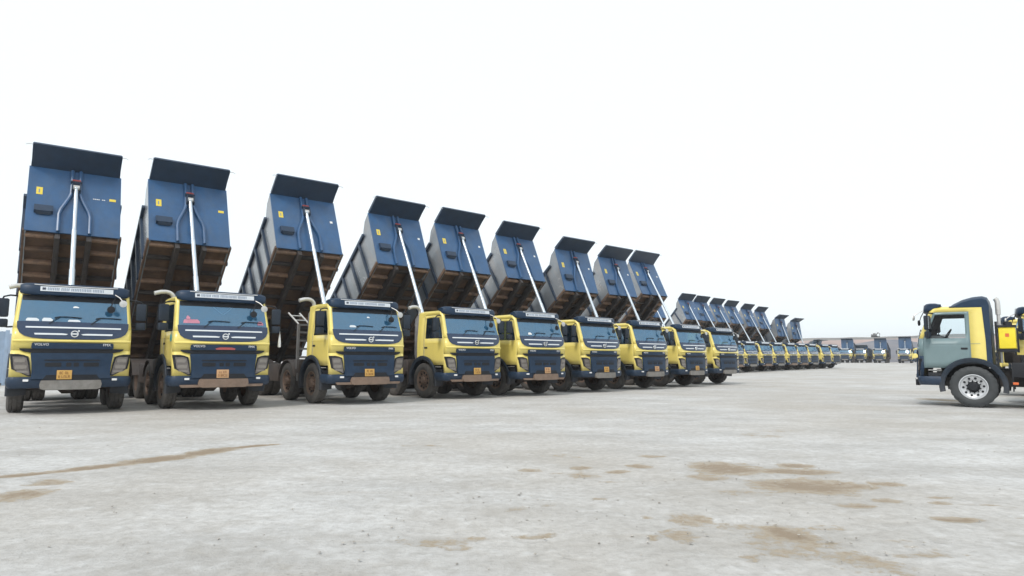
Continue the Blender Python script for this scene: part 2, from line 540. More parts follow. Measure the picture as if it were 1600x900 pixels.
# emblem: ring with an arrow at the upper right and a bar across
mb = MB()
YE = -0.055
mb.lathe([(-0.012, 0.078), (0.0, 0.083), (0.014, 0.083), (0.014, 0.056), (0.0, 0.056), (-0.012, 0.06), (-0.012, 0.078)], 28, 'Y', (0, YE, 1.905))
mb.box((0, YE - 0.004, 1.905), (0.125, 0.012, 0.034), Matrix.Rotation(R(0), 4, 'Y'))
mb.prism([(0.050, YE - 0.012, 1.955), (0.096, YE - 0.012, 2.000), (0.096, YE - 0.012, 1.955)], (0, 0.018, 0))
mb.prism([(0.050, YE - 0.010, 2.000), (0.096, YE - 0.010, 2.000), (0.096, YE - 0.010, 1.955)], (0, 0.018, 0))
reg('emblem', mb.mesh('emblem', 'chrome'))
reg('grille_top', panel(sym([(1.548, 0.80), (1.565, 0.83), (1.67, 0.82), (1.69, 0.79)]), 0.05, 0.07, 14).mesh('grille_top', 'navy'))
reg('slit', panel(sym([(1.445, 0.80), (1.48, 0.97), (1.515, 1.04), (1.548, 1.05)]), 0.02, 0.03, 14).mesh('slit', 'black'))
mb = panel(sym([(0.84, 0.80, 0.098), (0.885, 0.79, 0.094), (1.0, 0.785, 0.075), (1.2, 0.80, 0.062), (1.42, 0.83, 0.055), (1.445, 0.82, 0.05)]), 0.055, 0.08, 14)
reg('nose_lip', panel(sym([(1.698, 1.17, 0.004), (1.712, 1.19, 0.030), (1.735, 1.195, 0.034), (1.770, 1.195, 0.004)]), 0.004, 0.03, 20).mesh('nose_lip', 'yellow'))
reg('grille_low', mb.mesh('grille_low', 'navy'))
reg('grille_ridge', panel([(1.265, -0.56, 0.56), (1.285, -0.56, 0.56), (1.292, -0.55, 0.55)], 0.072, 0.02, 10).mesh('grille_ridge', 'black'))
def slot(xl, xr):
    return panel([(1.125, xl + 0.015, xr - 0.015), (1.14, xl, xr), (1.205, xl, xr), (1.22, xl + 0.015, xr - 0.015)], 0.072, 0.02, 4).mesh('slot', 'black')
for i, (a, b) in enumerate(((-0.54, -0.22), (-0.13, -0.02), (0.02, 0.13), (0.22, 0.54))):
    reg('slot%d' % i, slot(a, b))
# headlamps
for s, nm in ((-1, 'l'), (1, 'r')):
    def hr(rows):
        return [(z, s * a, s * b) if s > 0 else (z, s * b, s * a) for z, a, b in rows]
    reg('lamp_frame_' + nm, panel(hr([(0.90, 0.79, 0.84), (1.0, 0.80, 1.03), (1.07, 0.815, 1.165), (1.2, 0.83, 1.19), (1.36, 0.865, 1.212), (1.40, 0.96, 1.214), (1.42, 1.06, 1.214)]), 0.016, 0.04, 12).mesh('lamp_frame', 'black'))
    reg('lamp_lens_' + nm, panel(hr([(0.93, 0.815, 0.85), (1.0, 0.825, 1.00), (1.07, 0.84, 1.12), (1.2, 0.865, 1.14), (1.33, 0.90, 1.16), (1.36, 0.97, 1.16)]), 0.026, 0.02, 12).mesh('lamp_lens', 'lens'))
    mb = MB()
    for (z, a, b) in ((1.27, 0.93, 1.12), (1.12, 0.89, 1.10)):
        panel(hr([(z - 0.045, a, b), (z, a - 0.01, b + 0.01), (z + 0.045, a, b)]), 0.031, 0.01, 5, mb)
    reg('lamp_inner_' + nm, mb.mesh('lamp_inner', 'lampin'))
    reg('lamp_drl_' + nm, panel(hr([(0.985, 0.84, 0.98), (1.01, 0.85, 1.08), (1.03, 0.86, 1.10)]), 0.031, 0.01, 8).mesh('lamp_drl', 'lampin'))
    reg('fog_' + nm, panel(hr([(0.785, 0.835, 0.935), (0.81, 0.83, 0.94), (0.835, 0.835, 0.935)]), 0.098, 0.03, 4).mesh('fog', 'white'))

# bumper: swept round the front
def plan_path(off, z):
    pts = []
    yend = 0.62
    for k in range(0, 3):
        pts.append((-1.215 - off, yend - (yend - 0.22) * k / 2))
    for k in range(1, 6):
        a = math.pi / 2 * k / 6
        pts.append((-(1.215 - 0.16) - (0.16 + off) * math.cos(a), 0.22 - (0.16 + off) * math.sin(a) - 0.0))
    for k in range(0, 11):
        x = -1.0 + 2.0 * k / 10
        pts.append((x, 0.055 - off - 0.075 * (1 - (x / 1.055) ** 2)))
    for k in range(1, 6):
        a = math.pi / 2 * (6 - k) / 6
        pts.append(((1.215 - 0.16) + (0.16 + off) * math.cos(a), 0.22 - (0.16 + off) * math.sin(a)))
    for k in range(0, 3):
        pts.append((1.215 + off, 0.22 + (yend - 0.22) * k / 2))
    return [(x, y, z) for x, y in pts]
mb = MB()
prof = [(-0.10, 0.63), (0.0, 0.625), (0.035, 0.67), (0.055, 0.75), (0.050, 0.84), (0.022, 0.885), (-0.03, 0.89)]
rings = [plan_path(o, z) for o, z in prof]
mb.loft(rings, closed=False)
reg('bumper', mb.mesh('bumper', 'navy', angle=50))
def bump_panel(rows, off, thick, nc=8):
    mb = MB(); fr = []
    def fy(x): return 0.055 - 0.075 * (1 - (x / 1.055) ** 2)
    for z, xl, xr in rows:
        fr.append([(xl + (xr - xl) * k / nc, fy(xl + (xr - xl) * k / nc), z) for k in range(nc + 1)])
    n = nc + 1; m = len(fr)
    vs = [(x, y - off, z) for r in fr for (x, y, z) in r] + [(x, y - off + thick, z) for r in fr for (x, y, z) in r]
    o = n * m; fs = []
    for i in range(m - 1):
        for k in range(nc):
            a = i * n + k
            fs += [(a, a + 1, a + n + 1, a + n), (o + a, o + a + n, o + a + n + 1, o + a + 1)]
        for e in (0, nc):
            a, b = i * n + e, (i + 1) * n + e
            fs.append((a, b, o + b, o + a))
    for k in range(nc):
        for a in (k, (m - 1) * n + k):
            fs.append((a, a + 1, o + a + 1, o + a))
    return mb.add(vs, fs)
reg('bump_recess', bump_panel([(0.79, -0.60, 0.60), (0.90, -0.52, 0.52), (0.935, -0.50, 0.50)], 0.106, 0.06).mesh('bumper_recess', 'black'))
reg('skid', bump_panel([(0.585, -0.52, 0.52), (0.61, -0.60, 0.60), (0.70, -0.62, 0.62), (0.79, -0.60, 0.60), (0.805, -0.585, 0.585)], 0.125, 0.09).mesh('skid_plate', 'skid'))
reg('mud_lip', bump_panel([(0.592, -1.0, 1.0), (0.63, -1.03, 1.03), (0.66, -1.03, 1.03)], 0.065, 0.05, 14).mesh('bumper_lip', 'skidmud'))

# number plate with two rows of characters (too small to read in the photograph)
reg('plate', MB().box((0, 0, 0), (0.30, 0.012, 0.215), bev=0.004).mesh('number_plate', 'plate'))
def glyph_rows(rows, cw, ch, gap, rowgap, seed, yoff):
    """small letter-like strokes in word groups"""
    rnd = random.Random(seed)
    mb = MB()
    z = (len(rows) - 1) * (ch + rowgap) / 2
    for words in rows:
        total = sum(words) * (cw + gap) + (len(words) - 1) * cw * 0.7
        x = -total / 2
        for wlen in words:
            for k in range(wlen):
                t = cw * 0.26
                segs = rnd.choice([(1, 1, 1, 0), (1, 1, 0, 1), (1, 0, 1, 1), (1, 1, 1, 1), (0, 1, 1, 1), (1, 0, 0, 1)])
                if segs[0]: mb.box((x + t / 2, yoff, z), (t, 0.002, ch))
                if segs[1]: mb.box((x + cw / 2, yoff - 0.0004, z + ch / 2 - t / 2), (cw, 0.002, t))
                if segs[2]: mb.box((x + cw - t / 2, yoff - 0.0002, z), (t, 0.002, ch))
                if segs[3]: mb.box((x + cw / 2, yoff - 0.0006, z - ch / 2 + t / 2), (cw, 0.002, t))
                if rnd.random() < 0.5: mb.box((x + cw / 2, yoff - 0.0008, z), (cw * 0.8, 0.002, t))
                x += cw + gap
            x += cw * 0.7
        z -= ch + rowgap
    return mb
for i in range(4):
    reg('plate_ink%d' % i, glyph_rows([(2, 2), (1, 4)], 0.032, 0.062, 0.010, 0.026, 40 + i, -0.0085).mesh('plate_lettering', 'plateink'))

# roof visor
def visor_ring(x, t):
    # t: 0 centre .. 1 end ; section shrinks and sweeps back at the ends
    sb = 0.02 + 0.10 * t ** 2.2
    d = max(0.0, t - 0.9) / 0.1
    k = 1 - 0.35 * d
    zc = 2.99
    sec = [(0.62, 3.075), (0.46, 3.115), (0.32, 3.12), (0.225, 3.10), (0.175, 3.05), (0.150, 2.92), (0.155, 2.85), (0.19, 2.825), (0.30, 2.84), (0.42, 2.93), (0.62, 2.99)]
    return [(x, 0.4 + (y - 0.4) * k + sb, zc + (z - zc) * k) for y, z in sec]
mb = MB()
xs = [-1.13, -1.10, -1.04, -0.9, -0.7, -0.45, -0.2, 0, 0.2, 0.45, 0.7, 0.9, 1.04, 1.10, 1.13]
mb.loft([visor_ring(x, abs(x) / 1.13) for x in xs])
reg('visor', mb.mesh('sun_visor', 'navy', angle=50))
mb = MB()
def sign_surface(x, v):  # v 0..1 up the visor face
    t = abs(x) / 1.13
    sb = 0.02 + 0.10 * t ** 2.2
    return (x, 0.1515 + 0.0205 * v + sb - 0.008, 2.925 + 0.112 * v)
nx = 20
vs = []
for k in range(nx + 1):
    x = -0.74 + 1.50 * k / nx
    for v in (0, 1):
        vs.append(sign_surface(x, v))
    for v in (0, 1):
        p = sign_surface(x, v); vs.append((p[0], p[1] + 0.012, p[2] - 0.003))
fs = []
for k in range(nx):
    a, b = 4 * k, 4 * k + 4
    fs += [(a, b, b + 1, a + 1), (a + 2, a + 3, b + 3, b + 2), (a + 1, b + 1, b + 3, a + 3), (a, a + 2, b + 2, b)]
fs += [(0, 1, 3, 2), (4 * nx, 4 * nx + 2, 4 * nx + 3, 4 * nx + 1)]
mb.add(vs, fs)
reg('sign', mb.mesh('visor_sign', 'sign'))
mb = MB()
rnd = random.Random(3)
x = -0.69
for wi, wlen in enumerate((2, 7, 5, 12, 7)):
    for k in range(wlen):
        cw = 0.024; h = 0.60
        for (dx, ww, v0, v1) in ((0, 0.008, 0.2, 0.8), (0.008, 0.014, 0.66, 0.8), (rnd.choice((0.008, 0.014)), 0.008, 0.2, 0.8)):
            p0 = sign_surface(x + dx, v0); p1 = sign_surface(x + dx + ww, v0)
            p2 = sign_surface(x + dx + ww, v1); p3 = sign_surface(x + dx, v1)
            mb.prism([(p[0], p[1] - 0.003, p[2]) for p in (p0, p1, p2, p3)], (0, 0.002, 0))
        x += cw + 0.011
    x += 0.026
reg('sign_ink', mb.mesh('sign_lettering', 'ink', fix=False))
mb = MB()
p = sign_surface(-0.66, 0.5)
mb.box((-0.665, p[1] - 0.006, p[2]), (0.07, 0.003, 0.05))
reg('sign_logo', mb.mesh('sign_mark', 'darkink'))
reg('visor_lip', MB().tube([(x, 0.172 + 0.02 + 0.10 * (abs(x) / 1.13) ** 2.2, 3.062 + 0.012 * (abs(x) / 0.8) ** 4) for x in [-0.86 + 1.72 * k / 16 for k in range(17)]], 0.009, 6).mesh('visor_lip', 'white'))
mb = MB().lathe([(0, 0.001), (0, 0.03), (0.03, 0.028), (0.05, 0.018), (0.055, 0.001)], 10, 'Z')
reg('marker', mb.mesh('marker_lamp', 'white'))

reg('visor_shade_band', panel(sym([(2.70, 1.06), (2.72, 1.07), (2.83, 1.07)]), 0.006, 0.012, 14).mesh('visor_shade_band', 'black'))  # black glass band, extended down to paint in the visor's shadow
# wipers
for i, xo in enumerate((-0.42, 0.42)):
    mb = MB()
    def fp(x, z, off=0.035): return (x, front_y(x, z) - off, z)
    mb.tube([fp(xo - 0.10, 2.14), fp(xo + 0.02, 2.25), fp(xo + 0.10, 2.305)], 0.010, 6)
    mb.tube([fp(xo + 0.0, 2.29, 0.02), fp(xo + 0.10, 2.315, 0.03), fp(xo + 0.30, 2.315, 0.03), fp(xo + 0.55, 2.30, 0.02)], 0.011, 6)
    reg('wiper%d' % i, mb.mesh('wiper', 'black'))

# mirrors (side s)
for s, nm in ((-1, 'l'), (1, 'r')):
    mb = MB()
    mb.box((s * 1.43, 0.36, 2.50), (0.24, 0.13, 0.44), Matrix.Rotation(s * R(-12), 4, 'Z'), 0.045)
    mb.box((s * 1.43, 0.36, 2.14), (0.24, 0.13, 0.20), Matrix.Rotation(s * R(-12), 4, 'Z'), 0.045)
    reg('mirror_' + nm, mb.mesh('mirror_housing', 'archblack', angle=50))
    mb = MB()
    mb.tube([(s * 1.14, 0.50, 2.80), (s * 1.30, 0.38, 2.80), (s * 1.42, 0.36, 2.76), (s * 1.45, 0.37, 2.66)], 0.020, 8)
    mb.tube([(s * 1.18, 0.33, 2.06), (s * 1.32, 0.36, 2.05), (s * 1.42, 0.37, 2.08)], 0.020, 8)
    mb.tube([(s * 1.56, 0.37, 2.70), (s * 1.565, 0.37, 2.4), (s * 1.56, 0.37, 2.10)], 0.012, 6)
    reg('mirror_arm_' + nm, mb.mesh('mirror_arm', 'black'))
    mb = MB()
    mb.box((s * 1.43, 0.428, 2.50), (0.20, 0.006, 0.38), Matrix.Rotation(s * R(-12), 4, 'Z'), 0.0)
    reg('mirror_glass_' + nm, mb.mesh('mirror_glass', 'mirror'))
# look-down mirror on an arm from the visor
mb = MB()
mb.tube([(0.80, 0.24, 2.92), (0.90, 0.10, 2.84), (0.96, -0.02, 2.74)], 0.012, 6)
mb.lathe([(0.03, 0.001), (0.03, 0.05), (0.01, 0.085), (-0.02, 0.085), (-0.03, 0.001)], 16, 'Y', (0.97, -0.04, 2.68))
reg('look_mirror', mb.mesh('front_mirror', 'pipe'))
mb = MB()
mb.tube([(0.86, 0.25, 2.90), (0.76, 0.14, 2.72), (0.735, 0.10, 2.60)], 0.012, 6)
mb.lathe([(0.03, 0.001), (0.03, 0.06), (0.0, 0.09), (-0.03, 0.085), (-0.045, 0.001)], 16, 'Y', (0.73, 0.08, 2.53))
reg('kerb_mirror', mb.mesh('kerb_mirror', 'black'))

# door furniture
for s, nm in ((-1, 'l'), (1, 'r')):
    mb = MB(); mb.box((s * 1.222, 1.24, 1.72), (0.022, 0.17, 0.055), None, 0.01)
    reg('handle_' + nm, mb.mesh('door_handle', 'black'))
    mb = MB(); mb.box((s * 1.2165, 1.03, 1.86), (0.008, 1.22, 0.010))
    reg('crease_' + nm, mb.mesh('door_crease', 'yellow'))
    mb = MB()
    mb.box((s * 1.19, 0.47, 1.06), (0.07, 0.36, 0.03), None, 0.008)
    mb.box((s * 1.16, 0.50, 0.86), (0.06, 0.42, 0.30), None, 0.01)
    mb.box((s * 1.195, 0.52, 0.70), (0.07, 0.36, 0.035), None, 0.008)
    reg('step_' + nm, mb.mesh('cab_step', 'black'))
    reg('tread_hi_' + nm, MB().box((s * 1.228, 0.47, 1.078), (0.012, 0.34, 0.016)).mesh('step_tread', 'pipe'))
    reg('tread_lo_' + nm, MB().box((s * 1.233, 0.52, 0.722), (0.012, 0.34, 0.02)).mesh('step_tread', 'pipe'))
    # wheel arch flare
    mb = MB()
    rings = []
    for k in range(0, 21):
        a = R(-12 + 204 * k / 20)
        cy, cz = AX1 + math.cos(a) * 0.0, 0.60
        def P(r, x): return (s * x, AX1 + r * math.cos(a), cz + r * math.sin(a))
        rings.append([P(ARCH + 0.02, 1.06), P(ARCH + 0.05, 1.235), P(ARCH + 0.03, 1.262), P(ARCH - 0.06, 1.262), P(ARCH - 0.09, 1.24), P(ARCH - 0.07, 0.86)])
    mb.loft(rings)
    reg('arch_' + nm, mb.mesh('wheel_arch', 'archblack', angle=45))

# interior
reg('dash', MB().box((0, 0.48, 1.95), (2.1, 0.5, 0.34), None, 0.08).mesh('dashboard', 'dash'))
reg('cab_floor', MB().box((0, 1.0, 1.30), (2.2, 1.5, 0.08)).mesh('cab_floor', 'seat'))
for i, x in enumerate((-0.60, 0.60)):
    mb = MB()
    mb.box((x, 1.25, 1.72), (0.52, 0.52, 0.16), None, 0.05)
    mb.box((x, 1.53, 2.08), (0.50, 0.16, 0.70), Matrix.Rotation(R(-10), 4, 'X'), 0.06)
    mb.box((x, 1.61, 2.50), (0.28, 0.11, 0.20), Matrix.Rotation(R(-10), 4, 'X'), 0.045)
    mb.box((x, 1.25, 1.48), (0.30, 0.36, 0.36))
    reg('seat%d' % i, mb.mesh('seat', 'seat'))
mb = MB()
c = Vector((0.60, 0.78, 2.12)); a1 = Vector((1, 0, 0)); a2 = Vector((0, 0.5, 0.86)).normalized()
mb.tube([c + (a1 * math.cos(2 * math.pi * k / 20) + a2 * math.sin(2 * math.pi * k / 20)) * 0.23 for k in range(21)], 0.018, 6, caps=False)
mb.tube([c - a1 * 0.22, c, c + a1 * 0.22], 0.014, 6); mb.tube([c, (0.6, 0.62, 1.9)], 0.03, 8)
reg('steering', mb.mesh('steering_wheel', 'black'))

# wheels, centred at the origin, outer face towards -X
def tyre_mesh(mat):
    w = 0.155
    prof = [(-w + 0.02, 0.345), (-w - 0.012, 0.40), (-w - 0.018, 0.47), (-w - 0.004, 0.545), (-w + 0.022, 0.582), (-w + 0.03, 0.596),
            (-0.062, 0.600), (-0.055, 0.584), (-0.040, 0.584), (-0.033, 0.600), (0.033, 0.600), (0.040, 0.584), (0.055, 0.584), (0.062, 0.600),
            (w - 0.03, 0.596), (w - 0.022, 0.582), (w + 0.004, 0.545), (w + 0.018, 0.47), (w + 0.012, 0.40), (w - 0.02, 0.345)]
    def wob(i, k):
        if i in (3, 4, 5, 14, 15, 16) and (k % 4) in (0,): return 0.020
        if i in (6, 9, 10, 13) and (k % 4) == 0: return 0.014
        return 0
    return MB().lathe(prof, 88, 'X', wob=wob).mesh('tyre', mat, angle=30)
def rim_mesh(mat, dish=0.05):
    mb = MB()
    prof = [(0.13, 0.33), (-0.12, 0.33), (-0.135, 0.362), (-0.15, 0.364), (-0.152, 0.340), (-0.12, 0.318), (-0.06 - dish, 0.30), (-0.05 - dish, 0.275),
            (-0.02 - dish, 0.18), (-0.03 - dish, 0.15), (-0.03 - dish, 0.001)]
    mb.lathe(prof, 40, 'X')
    return mb.mesh('rim', mat, angle=35)
def hub_mesh(mat):
    mb = MB().lathe([(-0.05, 0.165), (-0.10, 0.16), (-0.115, 0.13), (-0.17, 0.115), (-0.185, 0.095), (-0.185, 0.001)], 24, 'X')
    for k in range(10):
        q = 2 * math.pi * k / 10
        mb.lathe([(-0.05, 0.022), (-0.14, 0.020), (-0.145, 0.001)], 6, 'X', (0, 0.172 * math.cos(q), 0.172 * math.sin(q)))
    return mb.mesh('hub', mat)
def holes_mesh():
    return MB().lathe([(-0.085, 0.034), (-0.1175, 0.031), (-0.1175, 0.001)], 10, 'X').mesh('hand_hole', 'black')
reg('tyre', tyre_mesh('tyre')); reg('rim', rim_mesh('rim')); reg('hub', hub_mesh('rim')); reg('holes', holes_mesh())
reg('rim_rear', rim_mesh('rim', -0.17))

# chassis and underpinnings
mb = MB()
for s in (-1, 1):
    mb.box((s * 0.42, 4.9, 0.99), (0.09, 8.4, 0.28), None, 0.008)
for y in (0.9, 2.2, 3.9, 5.2, 6.6, 8.0, 8.95):
    mb.box((0, y, 0.99), (0.75, 0.12, 0.18))
reg('rails', mb.mesh('chassis_rails', 'chassis'))
def axle(y):
    mb = MB()
    mb.tube([(-0.95, y, 0.60), (0.95, y, 0.60)], 0.085, 12)
    mb.lathe([(-0.22, 0.10), (-0.12, 0.2), (0.12, 0.2), (0.22, 0.1)], 14, 'X', (0, y, 0.62))
    for s in (-1, 1):
        mb.box((s * 0.42, y, 0.78), (0.10, 1.1, 0.10), None, 0.02)
        mb.box((s * 0.42, y, 0.70), (0.14, 0.2, 0.16))
    return mb.mesh('axle', 'chassis')
AXLES = [(AX1, 1.06, False), (3.36, 1.06, False), (6.55, 0.88, True), (7.92, 0.88, True)]
for i, (y, xx, dual) in enumerate(AXLES):
    reg('axle%d' % i, axle(y))
mb = MB()
mb.box((0, 1.15, 1.12), (0.85, 1.2, 0.55), None, 0.05)
mb.box((0, 0.9, 0.75), (0.5, 0.8, 0.35), None, 0.05)
mb.tube([(-0.8, 0.55, 0.72), (0.8, 0.55, 0.72)], 0.04, 8)
reg('engine', mb.mesh('engine', 'underbeam'))
mb = MB()
mb.box((0, 2.55, 0.84), (1.05, 1.1, 0.48), None, 0.06)
mb.tube([(0, 3.0, 0.80), (0, 6.4, 0.68)], 0.06, 10)
mb.box((0, 5.0, 0.84), (1.10, 1.5, 0.46), None, 0.05)
mb.box((0, 7.24, 0.80), (1.25, 1.5, 0.34), None, 0.05)
reg('driveline_fill', mb.mesh('driveline_fill', 'underbeam'))  # gearbox, shaft and boxes, added to deepen the shade under the truck
# fuel tank, battery box, air tanks
mb = MB().box((0.88, 4.75, 0.86), (0.62, 1.15, 0.60), None, 0.09)
reg('tank', mb.mesh('fuel_tank', 'chassis'))
mb = MB().box((-0.88, 4.75, 0.86), (0.60, 0.95, 0.58), None, 0.05)
reg('battery', mb.mesh('battery_box', 'chassis'))
# mudguards, rear
for i, y in enumerate((3.36, 6.55, 7.92)):
    for s, nm in ((-1, 'l'), (1, 'r')):
        mb = MB(); rings = []
        wi = 0.82 if i == 0 else 0.66
        for k in range(0, 13):
            a = R(15 + 150 * k / 12)
            def P(r, x): return (s * x, y + r * math.cos(a), 0.60 + r * math.sin(a))
            rings.append([P(0.70, wi), P(0.70, 1.25), P(0.67, 1.255), P(0.67, wi)])
        mb.loft(rings)
        mb.tube([(s * 0.42, y, 1.1), (s * 1.0, y, 1.29)], 0.02, 6)
        reg('guard%d%s' % (i, nm), mb.mesh('mudguard', 'chassis'))
# mud flap and box between the steer axles
mb = MB()
for s in (-1, 1):
    mb.box((s * 1.02, 2.34, 0.80), (0.42, 0.03, 0.62))
    mb.box((s * 1.02, 2.50, 1.10), (0.42, 0.34, 0.42), None, 0.03)
reg('flap', mb.mesh('side_locker', 'chassis'))
# exhaust stack behind the cab (viewer's left)
mb = MB()
mb.tube([(-0.88, 2.16, 1.20), (-0.88, 2.16, 1.5), (-0.88, 2.16, 2.75), (-0.88, 2.16, 2.90)], [0.10, 0.165, 0.165, 0.08], 18)
reg('muffler', mb.mesh('exhaust_muffler', 'stackgrey'))
mb = MB()
arc = [(-0.88, 2.16, 2.86), (-0.88, 2.16, 3.02)]
for k in range(1, 8):
    a = math.pi / 2 * k / 7
    arc.append((-0.88 - 0.22 * (1 - math.cos(a)), 2.16 - 0.02 * k / 7, 3.02 + 0.17 * math.sin(a)))
arc += [(-1.22, 2.12, 3.18), (-1.38, 2.11, 3.13)]
mb.tube(arc, 0.060, 14)
reg('stack_pipe', mb.mesh('exhaust_pipe', 'pipe'))
mb = MB()
mb.tube([(0.85, 2.10, 1.35), (0.85, 2.10, 2.55)], 0.20, 16)
mb.tube([(0.85, 2.10, 2.55), (0.85, 2.10, 2.98)], 0.10, 14)
mb.box((0.85, 2.10, 2.95), (0.30, 0.22, 0.30), None, 0.04)
reg('air_filter', mb.mesh('air_intake', 'bodydark'))
# cross frame behind the cab carrying the ram
mb = MB()
mb.box((0, 2.62, 1.20), (0.95, 0.5, 0.18), None, 0.02)
for s in (-1, 1):
    mb.box((s * 0.20, 2.50, 1.38), (0.04, 0.3, 0.32))
mb.box((0, 2.28, 1.80), (0.30, 0.28, 1.0), None, 0.04)
reg('ram_mount', mb.mesh('ram_mount', 'chassis'))

# ladder tower (one truck)
mb = MB()
for x in (-1.20, -0.84):
    mb.box((x, 2.55, 1.72), (0.07, 0.09, 1.42))
for z in (1.38, 1.64, 1.90, 2.16, 2.40):
    mb.box((-1.02, 2.55, z), (0.30, 0.07, 0.06))
mb.box((-1.02, 2.55, 0.96), (0.36, 0.12, 0.66), None, 0.02)
reg('ladder', mb.mesh('ladder', 'stackgrey'))
mb = MB()
for x in (-1.20, -0.84):
    mb.tube([(x, 2.55, 2.42), (x - 0.25, 2.80, 2.78)], 0.028, 6)
for q in (0.35, 0.75):
    mb.tube([(-1.20 - 0.25 * q, 2.55 + 0.25 * q, 2.42 + 0.36 * q), (-0.84 - 0.25 * q, 2.55 + 0.25 * q, 2.42 + 0.36 * q)], 0.02, 6)
reg('ladder_rail', mb.mesh('ladder_rail', 'pipe'))

# ------------------------------------------------------------------ tipper body (origin at the rear hinge; forward = -y)
HY, HZ = 8.83, 1.15
L, W = 5.72, 1.217
LEAN = R(20.3)
WH = 2.31
TOPY, TOPZ = -L - WH * math.sin(LEAN), WH * math.cos(LEAN)
HS = 1.72
def wall_pt(x, h, off=0.0):
    """point on the front wall: h metres up the wall, off metres out of it"""
    return (x, -L - h * math.sin(LEAN) - off * math.cos(LEAN), h * math.cos(LEAN) - off * math.sin(LEAN))
LT = 0.05
mb = MB()
mb.box((0, -L / 2 - 0.0, 0.12), (2 * W - 0.10, L, 0.05))                       # floor sheet
reg('tip_floor', mb.mesh('floor_sheet', 'under'))
mb = MB()
mb.prism([wall_pt(-W, 0.0), wall_pt(W, 0.0), wall_pt(W, WH), wall_pt(-W, WH)], (0, LT * math.cos(LEAN), LT * math.sin(LEAN)))
reg('tip_front', mb.mesh('front_wall', 'body'))
for s, nm in ((-1, 'l'), (1, 'r')):
    poly = [(-L + 0.04, 0.0), (TOPY + 0.06, TOPZ - 0.01), (TOPY + 0.42, TOPZ - 0.06), (TOPY + 0.95, HS), (0.0, HS - 0.10), (0.05, 0.05), (-0.4, 0.0)]
    mb = MB(); mb.prism([(s * W, y, z) for y, z in poly], (-s * 0.05, 0, 0))
    reg('tip_side_' + nm, mb.mesh('side_wall', 'bodyside'))
    mb = MB()
    mb.box((s * (W + 0.03), (-L + 0.25) / 2 - 0.35, HS - 0.03), (0.12, L - 0.4, 0.13), None, 0.015)
    reg('tip_rail_' + nm, mb.mesh('top_rail', 'bodydark'))
    mb = MB()
    mb.box((s * (W + 0.015), -L / 2 - 0.02, 0.05), (0.06, L - 0.08, 0.12), None, 0.01)
    reg('tip_chine_' + nm, mb.mesh('bottom_rail', 'under'))
RIBQ = [4.95, 4.05, 3.15, 2.25, 1.35, 0.45]
for s, nm in ((-1, 'l'), (1, 'r')):
    for i, q in enumerate(RIBQ):
        ln = R(10)
        mb = MB()
        x0, x1 = s * (W + 0.002), s * (W + 0.085)
        h = HS + 0.02
        def rp(z, d): return (-q - z * math.tan(ln) + d)
        mb.prism([(x1, rp(0.0, -0.055), 0.0), (x1, rp(h, -0.055), h), (x1, rp(h, 0.055), h), (x1, rp(0.0, 0.055), 0.0)], (x0 - x1, 0, 0))
        reg('tip_rib_%s%d' % (nm, i), mb.mesh('side_rib', 'bodydark'))
# canopy over the cab
mb = MB()
cw = W - 0.035
mb.prism([(-cw, TOPY + 0.04, TOPZ - 0.015), (cw, TOPY + 0.04, TOPZ - 0.015), (cw - 0.03, TOPY - 0.80, TOPZ + 0.02), (-cw + 0.03, TOPY - 0.80, TOPZ + 0.02)], (0, 0, 0.045))
mb.box((0, TOPY - 0.795, TOPZ + 0.05), (2 * cw - 0.07, 0.035, 0.075))
for s in (-1, 1):
    mb.box((s * (cw - 0.03), TOPY - 0.38, TOPZ + 0.06), (0.04, 0.80, 0.10))
reg('canopy', mb.mesh('canopy', 'bodydark'))  # underside shade is painted in by the darker colour
mb = MB()
for s in (-1, 1):
    mb.tube([(s * (cw - 0.05), TOPY - 0.76, TOPZ + 0.03), (s * (cw + 0.10), TOPY - 0.76, TOPZ + 0.03), (s * (cw + 0.15), TOPY - 0.76, TOPZ - 0.02)], 0.012, 6)
reg('hooks', mb.mesh('sheet_hooks', 'pipe'))
# Y-shaped frame on the front wall
for s, nm in ((-1, 'l'), (1, 'r')):
    mb = MB()
    pts = [wall_pt(s * 0.40, 0.02, 0.05), wall_pt(s * 0.40, 0.62, 0.05), wall_pt(s * 0.36, 0.80, 0.05), wall_pt(s * 0.18, 1.22, 0.05), wall_pt(s * 0.115, 1.42, 0.05), wall_pt(s * 0.11, 1.62, 0.05), wall_pt(s * 0.11, WH - 0.02, 0.05)]
    mb.tube(pts, 0.052, 8)
    reg('yframe_' + nm, mb.mesh('frame_tube', 'body'))
CYH = WH - 0.70
mb = MB()
for s in (-1, 1):
    mb.prism([wall_pt(s * 0.09, CYH - 0.22, 0.0), wall_pt(s * 0.09, CYH - 0.12, 0.22), wall_pt(s * 0.09, CYH + 0.10, 0.22), wall_pt(s * 0.09, CYH + 0.25, 0.0)], (s * 0.035, 0, 0))
mb.box(wall_pt(0, CYH + 0.18, 0.09), (0.30, 0.16, 0.07), Matrix.Rotation(-LEAN, 4, 'X'))
reg('ram_bracket', mb.mesh('ram_bracket', 'bodydark'))
reg('ram_band', MB().box(wall_pt(0, CYH + 0.235, 0.10), (0.22, 0.14, 0.05), Matrix.Rotation(-LEAN, 4, 'X')).mesh('ram_pad', 'red'))
